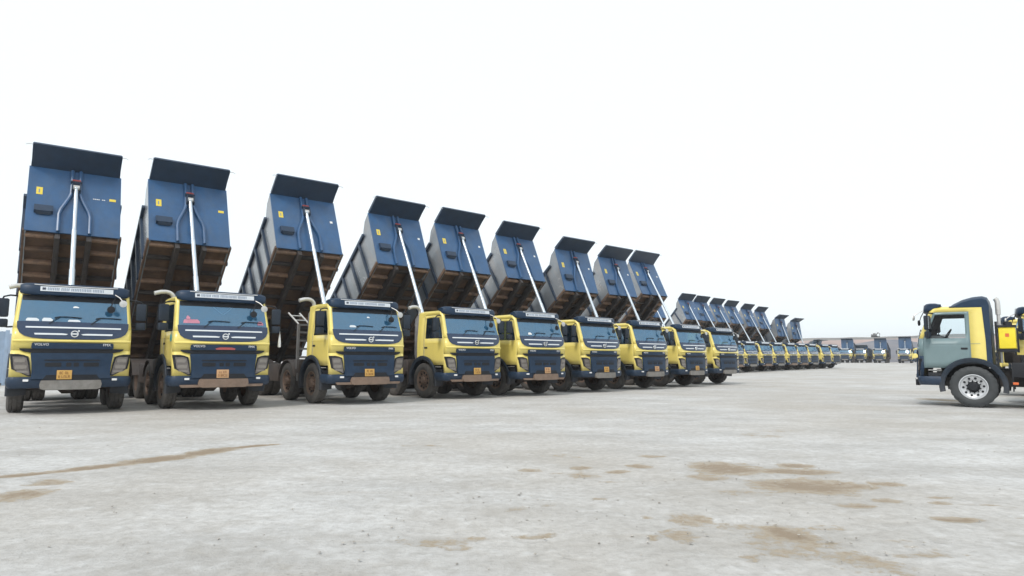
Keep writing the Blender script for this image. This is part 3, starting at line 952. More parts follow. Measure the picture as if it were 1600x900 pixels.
# foot box
mb = MB()
x0, x1 = -1.02, -0.55
mb.prism([wall_pt(x0, 0.62, 0.0), wall_pt(x0, 0.66, 0.12), wall_pt(x0, 0.86, 0.12), wall_pt(x0, 0.90, 0.0)], (x1 - x0, 0, 0))
mb.box(wall_pt((x0 + x1) / 2, 0.62, 0.07), (x1 - x0 - 0.1, 0.12, 0.03), Matrix.Rotation(-LEAN, 4, 'X'))
reg('foot_box', mb.mesh('step_box', 'bodydark'))
def wall_patch(x0, x1, h0, h1, off=0.006):
    return MB().prism([wall_pt(x0, h0, off), wall_pt(x1, h0, off), wall_pt(x1, h1, off), wall_pt(x0, h1, off)], (0, 0.004, 0.0015))
reg('stick_l', wall_patch(-1.00, -0.84, 1.30, 1.56).mesh('sticker', 'sticker'))
reg('stick_l_ink', wall_patch(-0.94, -0.91, 1.36, 1.49, 0.009).mesh('sticker_print', 'ink'))
reg('stick_r', wall_patch(0.90, 1.08, 1.34, 1.43).mesh('sticker', 'sticker'))
reg('stick_w', wall_patch(0.93, 1.03, 1.34, 1.43).mesh('sticker', 'white'))
mb = MB()
for k in range(7):
    if k != 4:
        x = 0.46 + 0.048 * k
        mb.prism([wall_pt(x, 1.345, 0.006), wall_pt(x + 0.036, 1.345, 0.006), wall_pt(x + 0.036, 1.372, 0.006), wall_pt(x, 1.372, 0.006)], (0, 0.004, 0.0015))
reg('marking', mb.mesh('paint_mark', 'white'))
# underside
for s, nm in ((-1, 'l'), (1, 'r')):
    reg('long_' + nm, MB().box((s * 0.40, -L / 2, -0.07), (0.14, L - 0.1, 0.30), None, 0.012).mesh('long_beam', 'underbeam'))
    for i in range(11):
        y = -L + 0.18 + i * 0.52
        mb = MB()
        mb.box((s * 0.83, y, 0.02), (0.70, 0.09, 0.145), None, 0.008)
        reg('cross_%s%d' % (nm, i), mb.mesh('cross_member', 'undermud'))
reg('cross_mid', MB().box((0, 0, 0), (0.64, 0.12, 0.12), None, 0.008).mesh('centre_brace', 'underbeam'))
mb = MB()
mb.prism([(-W + 0.06, 0.0, 0.12), (W - 0.06, 0.0, 0.12), (W - 0.06, 0.20, HS), (-W + 0.06, 0.20, HS)], (0, 0.05, 0))
for x in (-0.8, -0.27, 0.27, 0.8):
    mb.box((x, 0.16, 0.9), (0.10, 0.10, 1.5), Matrix.Rotation(R(-7), 4, 'X'))
reg('tailgate', mb.mesh('tailgate', 'bodydark'))
# ram: unit-length telescopic cylinder along +Z, stages stepping down upwards
mb = MB()
prof = [(0, 0.001), (0, 0.088), (0.24, 0.088), (0.245, 0.077), (0.48, 0.077), (0.485, 0.066), (0.72, 0.066), (0.725, 0.055), (0.985, 0.055), (0.99, 0.08), (1.0, 0.08), (1.0, 0.001)]
mb.lathe(prof, 16, 'Z')
reg('ram', mb.mesh('hydraulic_ram', 'ram', angle=25))
mb = MB(); mb.lathe([(0, 0.001), (0, 0.115), (1, 0.115), (1, 0.001)], 16, 'Z'); reg('ram_tube', mb.mesh('ram_tube', 'bodydark'))
reg('ram_eye', MB().lathe([(-0.08, 0.001), (-0.08, 0.085), (0.08, 0.085), (0.08, 0.001)], 14, 'X').mesh('ram_eye', 'pipe'))

# lettering from the built-in font, turned into meshes
def text_mesh(key, body, size, mat, depth=0.003):
    cu = bpy.data.curves.new('lettering', 'FONT')
    cu.body = body; cu.size = size; cu.align_x = 'CENTER'; cu.align_y = 'CENTER'; cu.extrude = depth
    cu.resolution_u = 2
    ob = bpy.data.objects.new('lettering', cu)
    COL.objects.link(ob)
    bpy.context.view_layer.update()
    me = bpy.data.meshes.new_from_object(ob.evaluated_get(bpy.context.evaluated_depsgraph_get()))
    bpy.data.objects.remove(ob)
    me.materials.clear(); me.materials.append(M[mat])
    me.transform(Matrix.Rotation(R(90), 4, 'X'))
    return reg(key, me)
text_mesh('word_l', 'VOLVO', 0.085, 'white')
text_mesh('word_r', 'FMX', 0.085, 'white')

# ------------------------------------------------------------------ truck assembly
def add_wheel(t, x, y, s, tyre='tyre', rim='rim', hub=True, dual=False, rmat=None, tmat=None, holes=False):
    rot = (random.uniform(0, 6.28), 0, math.pi if s > 0 else 0)
    e = link('wheel', MESH[rim], t, (s * x, y, WR), rot, mat=rmat)
    link('tyre', MESH['tyre'], e, mat=tmat)
    if hub: link('hub', MESH['hub'], e, mat='black' if rmat else None)
    if holes:
        for k in range(10):
            q = 2 * math.pi * (k + 0.5) / 10
            link('hand_hole', MESH['holes'], e, (0, 0.252 * math.cos(q), 0.252 * math.sin(q)))
    return e

def ground_rise(y):
    return 0.0085 * max(0.0, min(y, 260.0) - 55.0)

def make_truck(loc, yaw, label, group=None, tilt=43.6, detail=2, plate='plate', skid='skid', ladder=False, extras=None,
               raised=True, door='yellow', rims=None, tyres=None, cat='tipper truck', glass=None, body=True, sway=0.0, nose='yellow', chin='yellow', under=None, stack=True):
    t = bpy.data.objects.new('tipper_truck', None)
    COL.objects.link(t)
    t.location = (loc[0], loc[1], ground_rise(loc[1])); t.rotation_euler = (0, 0, R(yaw))
    t.empty_display_size = 0.5
    tag(t, label, cat, group)
    # cab and what belongs to it
    cab = link('cab', MESH['cab_shell'], t)
    sm = cab.modifiers.new('thickness', 'SOLIDIFY'); sm.thickness = 0.025; sm.offset = -1; sm.material_offset = 1; sm.material_offset_rim = 1
    for nm, key, mt in (('nose_panel', 'cab_nose', nose), ('nose_corner', 'cab_chin', chin)):
        o = link(nm, MESH[key], t, mat=mt)
        sm = o.modifiers.new('thickness', 'SOLIDIFY'); sm.thickness = 0.02; sm.offset = -1; sm.material_offset = 1; sm.material_offset_rim = 1
    for k in ('L', 'R'):
        d = link('door', MESH['cab_door' + k], t, mat=door)
        if door != 'yellow': d['label'] = 'grey-green door'
        sm = d.modifiers.new('thickness', 'SOLIDIFY'); sm.thickness = 0.03; sm.offset = -1; sm.material_offset = 1; sm.material_offset_rim = 1
        link('door_window', MESH['cab_win' + k], d, mat=glass)
        if detail > 0:
            nm = k.lower()
            link('door_handle', MESH['handle_' + nm], d)
            if detail > 1: link('door_crease', MESH['crease_' + nm], d, mat=door)
    link('windscreen', MESH['cab_screen'], t, mat=glass)
    pm = link('windscreen_surround', MESH['mask'], t)
    link('chrome_stripe', MESH['stripe_top'], pm)
    link('chrome_stripe', MESH['stripe_l'], pm); link('chrome_stripe', MESH['stripe_r'], pm)
    link('nose_lip', MESH['nose_lip'], t, mat=nose)
    g = link('upper_grille', MESH['grille_top'], t)
    link('front_slit', MESH['slit'], t)
    g2 = link('lower_grille', MESH['grille_low'], t)
    if detail > 0:
        link('emblem', MESH['emblem'], pm)
        for i in range(4): link('grille_slot', MESH['slot%d' % i], g2)
        link('grille_ridge', MESH['grille_ridge'], g2)
        y = front_y(0.62, 1.645) - 0.055
        link('lettering', MESH['word_l'], g, (-0.63, y, 1.645), (0, 0, R(-2.5)))
        link('lettering', MESH['word_r'], g, (0.68, y + 0.004, 1.645), (0, 0, R(3)))
    for nm in 'lr':
        h = link('headlight', MESH['lamp_frame_' + nm], t)
        link('lens', MESH['lamp_lens_' + nm], h)
        if detail > 0:
            link('reflector', MESH['lamp_inner_' + nm], h); link('light_strip', MESH['lamp_drl_' + nm], h)
            link('fog_light', MESH['fog_' + nm], t)
        link('wheel_arch', MESH['arch_' + nm], t)
        st = link('cab_step', MESH['step_' + nm], t)
        link('step_tread', MESH['tread_hi_' + nm], st); link('step_tread', MESH['tread_lo_' + nm], st)
        mr = link('mirror', MESH['mirror_' + nm], t)
        if detail > 0:
            link('mirror_arm', MESH['mirror_arm_' + nm], mr); link('mirror_glass', MESH['mirror_glass_' + nm], mr)
    bp = link('bumper', MESH['bumper'], t)
    link('skid_plate', MESH['skid'], bp, mat=skid)
    link('bumper_recess', MESH['bump_recess'], bp)
    if skid == 'skidmud': link('bumper_lip', MESH['mud_lip'], bp)
    if plate:
        px = {'plate': -0.02, 'platep': 0.0}.get(plate, 0) + (random.uniform(-0.06, 0.06) if extras != 'first' else -0.13)
        pl = link('number_plate', MESH['plate'], t, (px, -0.128, 0.935), (R(-4), 0, random.uniform(-0.02, 0.02)), mat=plate)
        if detail > 0: link('plate_lettering', MESH['plate_ink%d' % random.randrange(4)], pl)
    vz = link('sun_visor', MESH['visor'], t)
    link('visor_shade_band', MESH['visor_shade_band'], t)
    if detail > 0 or True:
        sg = link('visor_sign', MESH['sign'], vz)
        if detail > 1:
            link('sign_lettering', MESH['sign_ink'], vz); link('sign_mark', MESH['sign_logo'], vz)
        link('visor_lip', MESH['visor_lip'], vz)
    if detail > 0:
        for x in (-0.42, 0.12, 0.40): link('marker_lamp', MESH['marker'], t, (x, 0.75, 3.0))
        for i in range(2): link('wiper', MESH['wiper%d' % i], t)
        link('front_mirror', MESH['look_mirror'], t); link('kerb_mirror', MESH['kerb_mirror'], t)
        link('dashboard', MESH['dash'], t)
        link('cab_floor', MESH['cab_floor'], t)
        for i in range(2): link('seat', MESH['seat%d' % i], t)
        link('steering_wheel', MESH['steering'], t)
    else:
        link('dashboard', MESH['dash'], t)
    # running gear
    link('chassis_frame', MESH['rails'], t, mat=under)
    link('engine', MESH['engine'], t)
    link('driveline_fill', MESH['driveline_fill'], t)
    for i, (y, x, dual) in enumerate(AXLES):
        link('axle', MESH['axle%d' % i], t)
        for s in (-1, 1):
            add_wheel(t, x, y, s, rim='rim_rear' if dual else 'rim', hub=detail > 0 and not dual, rmat=rims, tmat=tyres, holes=(detail > 0 and not dual))
            if dual and detail > 0:
                e = link('wheel', MESH['rim_rear'], t, (s * (x - 0.34), y, WR), (random.uniform(0, 6), 0, math.pi if s > 0 else 0))
                link('tyre', MESH['tyre'], e)
    for i in range(3):
        for nm in 'lr': link('mudguard', MESH['guard%d%s' % (i, nm)], t, mat=under)
    link('fuel_tank', MESH['tank'], t, mat=under); link('battery_box', MESH['battery'], t, mat=under); link('side_locker', MESH['flap'], t, mat=under)
    if stack:
        m = link('exhaust_muffler', MESH['muffler'], t, mat=under)
        link('exhaust_pipe', MESH['stack_pipe'], m)
        link('air_intake', MESH['air_filter'], t)
    link('ram_mount', MESH['ram_mount'], t)
    if ladder:
        link('ladder_rail', MESH['ladder_rail'], link('ladder', MESH['ladder'], t))
    # tipping body
    if not body:
        return t
    b = link('tipper_body', MESH['tip_floor'], t, (0, HY, HZ), (-R(tilt), R(sway), 0))
    link('front_wall', MESH['tip_front'], b)
    for nm in 'lr':
        link('side_wall', MESH['tip_side_' + nm], b); link('top_rail', MESH['tip_rail_' + nm], b)
        link('bottom_rail', MESH['tip_chine_' + nm], b)
        for i in range(len(RIBQ)): link('side_rib', MESH['tip_rib_%s%d' % (nm, i)], b)
        link('frame_tube', MESH['yframe_' + nm], b)
        link('long_beam', MESH['long_' + nm], b)
        for i in range(11): link('cross_member', MESH['cross_%s%d' % (nm, i)], b, mat='undermud' if random.random() < 0.85 - 0.12 * i else random.choice(['under', 'underbeam']))
    link('canopy', MESH['canopy'], b); [link('centre_brace', MESH['cross_mid'], b, (0, -L + 0.35 + i * 0.72, 0.03)) for i in range(8)]; link('tailgate', MESH['tailgate'], b)
    link('ram_bracket', MESH['ram_bracket'], b)
    if detail > 0:
        link('sheet_hook', MESH['hooks'], b); link('ram_pad', MESH['ram_band'], b); link('step_box', MESH['foot_box'], b)
        link('sticker', MESH['stick_l'], b); link('sticker_print', MESH['stick_l_ink'], b)
        link('sticker', MESH['stick_r' if extras in ('first', 'second') else 'stick_w'], b)
        if extras == 'first': link('paint_mark', MESH['marking'], b)
    # ram between its mount behind the cab and the bracket on the front wall
    th = R(tilt)
    cx, cy, cz = wall_pt(0, CYH, 0.13)
    py = HY + cy * math.cos(th) + cz * math.sin(th)
    pz = HZ - cy * math.sin(th) + cz * math.cos(th)
    base = Vector((0, 2.44, 1.36)); tip = Vector((0, py, pz)); d = tip - base
    rot = d.to_track_quat('Z', 'Y').to_euler()
    rm = link('hydraulic_ram', MESH['ram'], t, base, rot, (1, 1, d.length))
    link('ram_eye', MESH['ram_eye'], t, tip)
    return t

ROWG = 'tipper trucks in the near row'
near = [
 ((-10.55, 15.97), 36.1, dict(label='tipper at the left end of the row, seen head-on with raised body', extras='first', tilt=43.0)),
 ((-7.59, 17.53), 37.9, dict(label='second tipper from the left, white garland and pink stickers in its windscreen', extras='second', plate='platep', skid='skidmud', tilt=42.6)),
 ((-4.22, 19.74), 39.2, dict(label='third tipper from the left, short ladder standing behind its yellow cab', ladder=True, extras='third', skid='skidmud', tilt=44.6)),
 ((-1.23, 22.75), 41.5, dict(label='fourth tipper from the left, whole yellow door and front wheel in view', skid='skidmud', tilt=42.8)),
 ((1.22, 24.70), 41.5, dict(label='fifth tipper from the left, peach number plate and muddy bumper', plate='platep', skid='skidmud', tilt=43.0)),
 ((3.83, 27.59), 41.5, dict(label='sixth tipper from the left, amber plate on a dark bumper', tilt=43.6)),
 ((6.46, 30.16), 41.0, dict(label='seventh tipper from the left, two trucks before the nearer row ends', plate='platep', tilt=39.0)),
 ((9.19, 33.22), 41.5, dict(label='eighth tipper from the left, second to last before the row steps back', tilt=40.5)),
 ((11.91, 36.50), 40.4, dict(label='ninth tipper from the left, last large one before the row steps back', plate=None, tilt=46.0)),
]
T = []
for loc, yaw, kw in near:
    T.append(make_truck(loc, yaw, group=ROWG, **kw))

# things peculiar to single trucks
t2 = T[1]
mb = MB()
pts = []
for k in range(15):
    u = -1 + 2 * k / 14
    x = -0.02 + 0.25 * u; z = 2.50 + 0.22 * abs(u) ** 1.3
    pts.append((x, front_y(x, z) + 0.06, z))
mb.tube(pts, 0.014, 6)
reg('garland', mb.mesh('garland', 'white')); link('garland', MESH['garland'], t2)
def screen_patch(x0, x1, z0, z1):
    return panel([(z0, x0, x1), ((z0 + z1) / 2, x0, x1), (z1, x0 + 0.03, x1 - 0.05)], 0.006, 0.004, 4)
link('windscreen_sticker', screen_patch(-1.0, -0.62, 2.24, 2.34).mesh('windscreen_sticker', 'pink'), t2)
link('windscreen_sticker', screen_patch(-0.93, -0.84, 2.35, 2.44).mesh('windscreen_sticker', 'pink'), t2)
link('windscreen_sticker', screen_patch(0.86, 1.02, 2.24, 2.34).mesh('windscreen_sticker', 'pink'), t2)
link('grille_badge', panel([(1.56, -0.22, 0.24), (1.59, -0.24, 0.26), (1.62, -0.14, 0.16)], 0.056, 0.02, 6).mesh('grille_badge', 'red'), t2)
mb = MB(); mb.lathe([(0, 0.001), (0, 0.10), (0.006, 0.10), (0.006, 0.001)], 20, 'X', (-1.224, 0.42, 1.86))
o = link('door_sticker', mb.mesh('door_sticker', 'cyan'), t2); o.scale = (1, 1, 1)
mb = MB(); mb.tube([(1.56, 0.37, 2.14), (1.56, 0.37, 2.02)], 0.008, 6)
mb.lathe([(-0.38, 0.001), (-0.36, 0.045), (-0.2, 0.04), (0.0, 0.015), (0, 0.001)], 10, 'Z', (1.56, 0.37, 2.02))
link('mirror_tassel', mb.mesh('mirror_tassel', 'white'), t2)
t1 = T[0]
link('windscreen_sticker', screen_patch(-0.06, 0.06, 2.545, 2.585).mesh('windscreen_sticker', 'white'), t1)
for x0, x1, z0, z1 in ((-0.97, -0.72, 2.20, 2.27), (-0.66, -0.45, 2.20, 2.28), (-0.15, 0.10, 2.20, 2.25)):
    link('dashboard_paper', screen_patch(x0, x1, z0, z1).mesh('dashboard_paper', 'sign'), t1)
t3 = T[2]
link('windscreen_sticker', screen_patch(-0.03, 0.06, 2.56, 2.60).mesh('windscreen_sticker', 'white'), t3)
link('dashboard_paper', screen_patch(-0.62, -0.42, 2.26, 2.32).mesh('dashboard_paper', 'sign'), t3)
link('dashboard_paper', screen_patch(-0.72, -0.56, 2.24, 2.32).mesh('dashboard_paper', 'white'), T[4])

# second row, set back
ROWB = 'tipper trucks in the far row'
far = [(-2.6, 46), (-0.9, 47), (0, 47), (1, 47), (2, 47), (3, 44), (4, 42), (5, 31), (6, 28), (7, 3)]
names = ['tipper mostly hidden behind the ninth truck, only its raised body shows',
         'tipper whose raised body rises just right of the ninth truck, cab hidden',
         'first visible cab of the set-back row, next to the ninth truck',
         'second visible cab of the set-back row, body raised',
         'third visible cab of the set-back row, body raised',
         'fourth visible cab of the set-back row, body raised',
         'fifth visible cab of the set-back row, body partly raised',
         'sixth visible cab of the set-back row, body half raised',
         'seventh visible cab of the set-back row, its half raised body the rightmost',
         'last tipper at the right end of the set-back row, body lowered']
for (n, tl), lab in zip(far, names):
    X = 24.0 + 2.67 * n; Y = 66.5 + 3.0 * n
    make_truck((X + random.uniform(-0.2, 0.2), Y), 40 + random.uniform(-1.5, 1.5), lab, ROWB, tilt=tl, detail=1, plate=None,
               skid=random.choice(['skid', 'skidmud']))

# across the yard, facing the camera in front of the spoil bank
ROWC = 'tipper trucks in front of the spoil bank'
for (X, Y, yaw, tl, lab) in ((72.3, 144, -37, 16, 'distant tipper just right of the far row, body half raised'),
                             (76.6, 146, -37, 4, 'distant tipper with lowered body, between two with raised bodies'),
                             (79.7, 144, -36, 17, 'distant tipper with raised body, middle of the gap before the bank'),
                             (84.0, 142, -35, 20, 'distant tipper with raised body partly behind the yellow side-on cab')):
    make_truck((X, Y), yaw, lab, ROWC, tilt=tl, detail=0, plate=None)
make_truck((73.0, 121), 232, 'distant yellow cab seen from the side near the grey-green truck', ROWC, tilt=2, detail=0, plate=None)

# ------------------------------------------------------------------ truck at the right edge, facing the row
rt = make_truck((13.195, 21.384), 232.0, 'grey-green and yellow truck at the right edge, silver wheel, facing the row', None, tilt=0, detail=2,
                plate=None, door='teal', rims='silver', tyres='cleantyre', glass='clearglass', body=False, nose='teal', chin='navy', under='black', stack=False, skid='black')
mb = MB()
prof = [(0.92, 2.99), (1.02, 3.07), (1.25, 3.19), (1.5, 3.26), (1.74, 3.28), (1.86, 3.23), (1.90, 3.0), (1.90, 2.93), (0.92, 2.96)]
rings = []
for x in (-1.14, -1.10, -0.9, -0.4, 0, 0.4, 0.9, 1.10, 1.14):
    k = 0.0 if abs(x) < 1.0 else (abs(x) - 1.0) / 0.14
    rings.append([(x, y, z - (0.10 * k if z > 3.05 else 0)) for y, z in prof])
mb.loft(rings)
link('roof_spoiler', mb.mesh('roof_spoiler', 'navy', angle=45), rt)
mb = MB()
for s in (-1, 1):
    mb.prism([(s * 1.222, 1.77, 1.25), (s * 1.222, 1.90, 1.25), (s * 1.222, 1.90, 1.95), (s * 1.155, 1.90, 2.98), (s * 1.155, 1.72, 2.98), (s * 1.222, 1.77, 1.95)], (-s * 0.05, 0, 0))
mb.box((0, 1.885, 2.1), (2.30, 0.03, 1.75))
link('cab_rear_edge', mb.mesh('cab_rear_edge', 'navy'), rt)
# grey-green lower corner of the cab, stowage box and ram on this truck
mb = MB(); mb.box((0.92, 2.28, 2.02), (0.50, 0.40, 0.62), None, 0.03)
o = link('yellow_tank', mb.mesh('yellow_tank', 'boxyellow'), rt); o['label'] = 'bright yellow oil tank behind the cab'
mb = MB(); mb.box((1.173, 2.28, 2.10), (0.004, 0.09, 0.10)); link('warning_mark', mb.mesh('warning_mark', 'orange'), o)
mb = MB()
mb.box((0.92, 2.28, 2.36), (0.56, 0.44, 0.06)); mb.box((0.92, 2.28, 1.66), (0.56, 0.44, 0.08)); mb.box((1.10, 2.03, 1.85), (0.10, 0.06, 1.3))
mb.box((1.05, 2.52, 1.95), (0.08, 0.05, 0.7)); mb.lathe([(0, 0.1), (0.12, 0.09), (0.13, 0.001)], 12, 'Z', (0.95, 2.3, 2.38))
link('tank_frame', mb.mesh('tank_frame', 'black'), rt)
mb = MB()
mb.tube([(0.8, 2.10, 1.3), (0.8, 2.10, 2.9)], 0.045, 12)
mb.tube([(0.8, 2.10, 2.72), (0.8, 2.10, 3.08), (0.8, 2.08, 3.16), (0.8, 2.04, 3.2)], 0.068, 12)
link('exhaust_stack', mb.mesh('exhaust_stack', 'pipe'), rt)
mb = MB()
mb.box((1.0, 3.05, 0.95), (0.35, 0.42, 0.62), None, 0.03)
link('side_box', mb.mesh('side_box', 'navy'), rt)
mb = MB()
for y in (2.82, 3.28): mb.box((1.19, y, 0.95), (0.04, 0.05, 0.66))
link('box_strap', mb.mesh('box_strap', 'pipe'), rt)
mb = MB(); mb.box((1.245, 2.40, 0.72), (0.03, 0.13, 0.07), None, 0.008); link('side_reflector', mb.mesh('side_reflector', 'orange'), rt)
mb = MB(); mb.box((0, 5.9, 1.40), (2.30, 5.6, 0.30), None, 0.04)
mb.box((0, 3.0, 1.30), (1.9, 0.9, 0.46), None, 0.04)
link('subframe', mb.mesh('subframe', 'black'), rt)
# its neighbours further back
make_truck((16.9, 22.45), 231, 'yellow tipper at the extreme right edge, behind the grey-green truck', None, tilt=0, detail=1, plate=None, nose='navy', under='black', body=False)
make_truck((19.9, 27.2), 231, 'yellow cab roof showing over the bright yellow tank of the grey-green truck', None, tilt=0, detail=1, plate=None)

# ------------------------------------------------------------------ ground
PATCH = [(-0.55, 5.2, 0.5, 0.10, 0.42), (0.15, 5.35, 0.22, 0.07, 0.5), (-0.35, 5.02, 0.12, 0.05, 0.6), (1.2, 5.95, 0.10, 0.06, 0.7), (1.95, 5.6, 0.5, 0.16, 0.34), (1.3, 8.2, 0.16, 0.08, 0.8), (1.15, 7.6, 0.12, 0.07, 0.6), (0.5, 8.1, 0.10, 0.06, 0.6), (4.7, 6.0, 0.3, 0.06, 0.5), (4.5, 6.45, 0.25, 0.05, 0.6), (3.0, 4.9, 0.35, 0.1, 0.4), (-2.8, 9.3, 0.2, 0.05, 0.4), (-1.4, 10.6, 0.4, 0.1, 0.35), (2.6, 5.6, 0.25, 0.1, 0.4),
 (3.26, 7.39, 0.6, 0.37, 1), (3.49, 8.35, 0.46, 0.24, 1), (3.72, 8.8, 0.25, 0.16, 0.9), (2.69, 8.56, 0.41, 0.45, 0.9),
 (2.32, 7.92, 0.27, 0.21, 0.7), (4.16, 7.56, 0.18, 0.15, 0.8), (3.71, 6.71, 0.17, 0.12, 0.8), (3.25, 6.47, 0.17, 0.11, 0.9),
 (3.88, 5.93, 0.21, 0.12, 1), (4.3, 6.88, 0.11, 0.08, 0.8), (4.16, 6.57, 0.09, 0.09, 0.8), (2.2, 5.43, 0.19, 0.24, 1),
 (2.12, 5.19, 0.37, 0.43, 0.5), (1.53, 5.88, 0.19, 0.23, 0.7), (1.34, 5.36, 0.15, 0.23, 0.7), (1.09, 5.26, 0.06, 0.07, 0.8),
 (1.66, 4.77, 0.09, 0.09, 0.6), (2.33, 4.78, 0.2, 0.14, 0.5), (2.46, 4.57, 0.28, 0.21, 0.4), (0.11, 6.17, 0.12, 0.13, 0.5),
 (0.41, 6.36, 0.09, 0.08, 0.4), (0.25, 8.31, 0.14, 0.14, 0.6), (0.87, 8.51, 0.12, 0.15, 0.8), (0.88, 8.01, 0.24, 0.26, 0.5),
 (1.66, 8.69, 0.17, 0.15, 0.8), (1.96, 9.53, 0.18, 0.12, 0.7), (0.82, 6.74, 0.11, 0.09, 0.5), (2.49, 7.0, 0.4, 0.3, 0.3),
 (3.03, 5.12, 0.29, 0.21, 0.3), (-4.9, 6.77, 0.3, 0.28, 0.8), (-5.1, 7.45, 0.22, 0.22, 0.6), (15.0, 23.3, 0.5, 0.9, 1),
 (14.3, 21.6, 0.45, 0.6, 0.9), (29.79, 52.48, 2.2, 5.8, 0.3), (4.43, 12.21, 0.47, 0.51, 0.35), (5.26, 13.11, 0.64, 0.47, 0.3), (0.74, 9.56, 0.32, 0.19, 0.4)]
BAND = [((-5.95, 7.65), 0.06), ((-5.47, 8.15), 0.07), ((-4.97, 8.76), 0.09), ((-4.5, 9.52), 0.17), ((-4.28, 10.27), 0.12), ((-3.79, 10.66), 0.02)]

def ground_mat():
    m, n, l, b = mat_base('packed_gravel_yard')
    geo = n.new('ShaderNodeNewGeometry')
    pos = geo.outputs['Position']
    def noise_tex(scale, detail=6, rough=0.6, vec=pos, stretch=None):
        if stretch:
            mp = n.new('ShaderNodeMapping'); mp.inputs['Scale'].default_value = stretch[0]; mp.inputs['Rotation'].default_value = (0, 0, R(stretch[1]))
            l.new(vec, mp.inputs[0]); vec = mp.outputs[0]
        t = n.new('ShaderNodeTexNoise'); t.inputs['Scale'].default_value = scale
        t.inputs['Detail'].default_value = detail; t.inputs['Roughness'].default_value = rough
        l.new(vec, t.inputs['Vector'])
        return t
    def mrange(v, a, bb, c=0.0, d=1.0, smooth=False):
        r = n.new('ShaderNodeMapRange')
        if smooth: r.interpolation_type = 'SMOOTHSTEP'
        r.inputs[1].default_value = a; r.inputs[2].default_value = bb; r.inputs[3].default_value = c; r.inputs[4].default_value = d
        l.new(v, r.inputs[0]); return r.outputs[0]
    def math_(op, a, bb):
        k = n.new('ShaderNodeMath'); k.operation = op
        for i, v in enumerate((a, bb)):
            if isinstance(v, (int, float)): k.inputs[i].default_value = v
            else: l.new(v, k.inputs[i])
        return k.outputs[0]
    def mixc(f, c1, c2):
        k = n.new('ShaderNodeMixRGB')
        if isinstance(f, float): k.inputs[0].default_value = f
        else: l.new(f, k.inputs[0])
        for i, c in ((1, c1), (2, c2)):
            if isinstance(c, tuple): k.inputs[i].default_value = (*c, 1)
            else: l.new(c, k.inputs[i])
        return k.outputs[0]
    big = noise_tex(0.16, 4, 0.55)
    mid = noise_tex(0.9, 8, 0.65, stretch=((0.55, 1.0, 1.0), -48))
    fine = noise_tex(9.0, 8, 0.72)
    grit = noise_tex(70.0, 4, 0.6)
    streak = noise_tex(1.4, 7, 0.7, stretch=((0.22, 1.6, 1.0), -50))
    c = mixc(mrange(mid.outputs[0], 0.34, 0.66), (0.42, 0.41, 0.395), (0.61, 0.607, 0.60))
    c = mixc(mrange(big.outputs[0], 0.42, 0.64, 0, 0.70), c, (0.43, 0.395, 0.35))
    c = mixc(mrange(streak.outputs[0], 0.60, 0.78, 0, 0.45), c, (0.40, 0.345, 0.28))
    c = mixc(mrange(streak.outputs[0], 0.22, 0.36, 0.5, 0.0), c, (0.58, 0.58, 0.575))
    c = mixc(mrange(fine.outputs[0], 0.34, 0.60, 0.48, 0.0), c, (0.27, 0.25, 0.225))
    c = mixc(mrange(fine.outputs[0], 0.62, 0.74, 0.0, 0.35), c, (0.66, 0.66, 0.65))
    c = mixc(mrange(grit.outputs[0], 0.62, 0.75, 0, 0.30), c, (0.24, 0.22, 0.20))
    med = noise_tex(3.2, 8, 0.7)
    c = mixc(mrange(med.outputs[0], 0.30, 0.48, 0.45, 0.0), c, (0.36, 0.335, 0.30))
    c = mixc(mrange(med.outputs[0], 0.56, 0.72, 0.0, 0.5), c, (0.66, 0.665, 0.665))
    peb = n.new('ShaderNodeTexVoronoi'); peb.inputs['Scale'].default_value = 16.0; peb.inputs['Randomness'].default_value = 1.0
    l.new(pos, peb.inputs['Vector'])
    pm_ = math_('MULTIPLY', mrange(peb.outputs['Distance'], 0.10, 0.20, 1.0, 0.0), mrange(streak.outputs[0], 0.50, 0.62, 0.0, 0.55))
    c = mixc(pm_, c, (0.23, 0.215, 0.195))
    # damp and muddy stains
    wn_ = noise_tex(2.6, 6, 0.65)
    at = n.new('ShaderNodeAttribute'); at.attribute_name = 'stain'
    wob = math_('MULTIPLY', math_('SUBTRACT', fine.outputs[0], 0.5), 1.5)
    wob2 = math_('MULTIPLY', math_('SUBTRACT', wn_.outputs[0], 0.5), 1.1)
    raw = math_('ADD', at.outputs['Fac'], math_('MULTIPLY', math_('ADD', wob, wob2), mrange(at.outputs['Fac'], 0.02, 0.25)))
    acc = mrange(raw, 0.30, 0.52, 0.0, 1.0)
    tear = mrange(fine.outputs[0], 0.30, 0.62, 0.55, 1.0)
    acc2 = math_('MULTIPLY', acc, tear)
    c = mixc(math_('MULTIPLY', acc2, 0.92), c, (0.34, 0.275, 0.195))
    core = mrange(raw, 0.55, 0.95, 0.0, 0.85)
    c = mixc(core, c, (0.25, 0.19, 0.13))
    l.new(c, b.inputs['Base Color'])
    rg = mrange(acc2, 0.0, 1.0, 0.92, 0.62)
    l.new(rg, b.inputs['Roughness'])
    b.inputs['Specular IOR Level'].default_value = 0.25
    h = math_('ADD', math_('MULTIPLY', fine.outputs[0], 0.030), math_('MULTIPLY', grit.outputs[0], 0.006))
    h = math_('ADD', h, math_('MULTIPLY', mid.outputs[0], 0.06))
    h = math_('ADD', h, math_('MULTIPLY', med.outputs[0], 0.03))
    h = math_('SUBTRACT', h, math_('MULTIPLY', acc, 0.012))
    bp = n.new('ShaderNodeBump'); bp.inputs['Strength'].default_value = 0.75; bp.inputs['Distance'].default_value = 1.0
    l.new(h, bp.inputs['Height']); l.new(bp.outputs[0], b.inputs['Normal'])
    return m
M['ground'] = ground_mat()

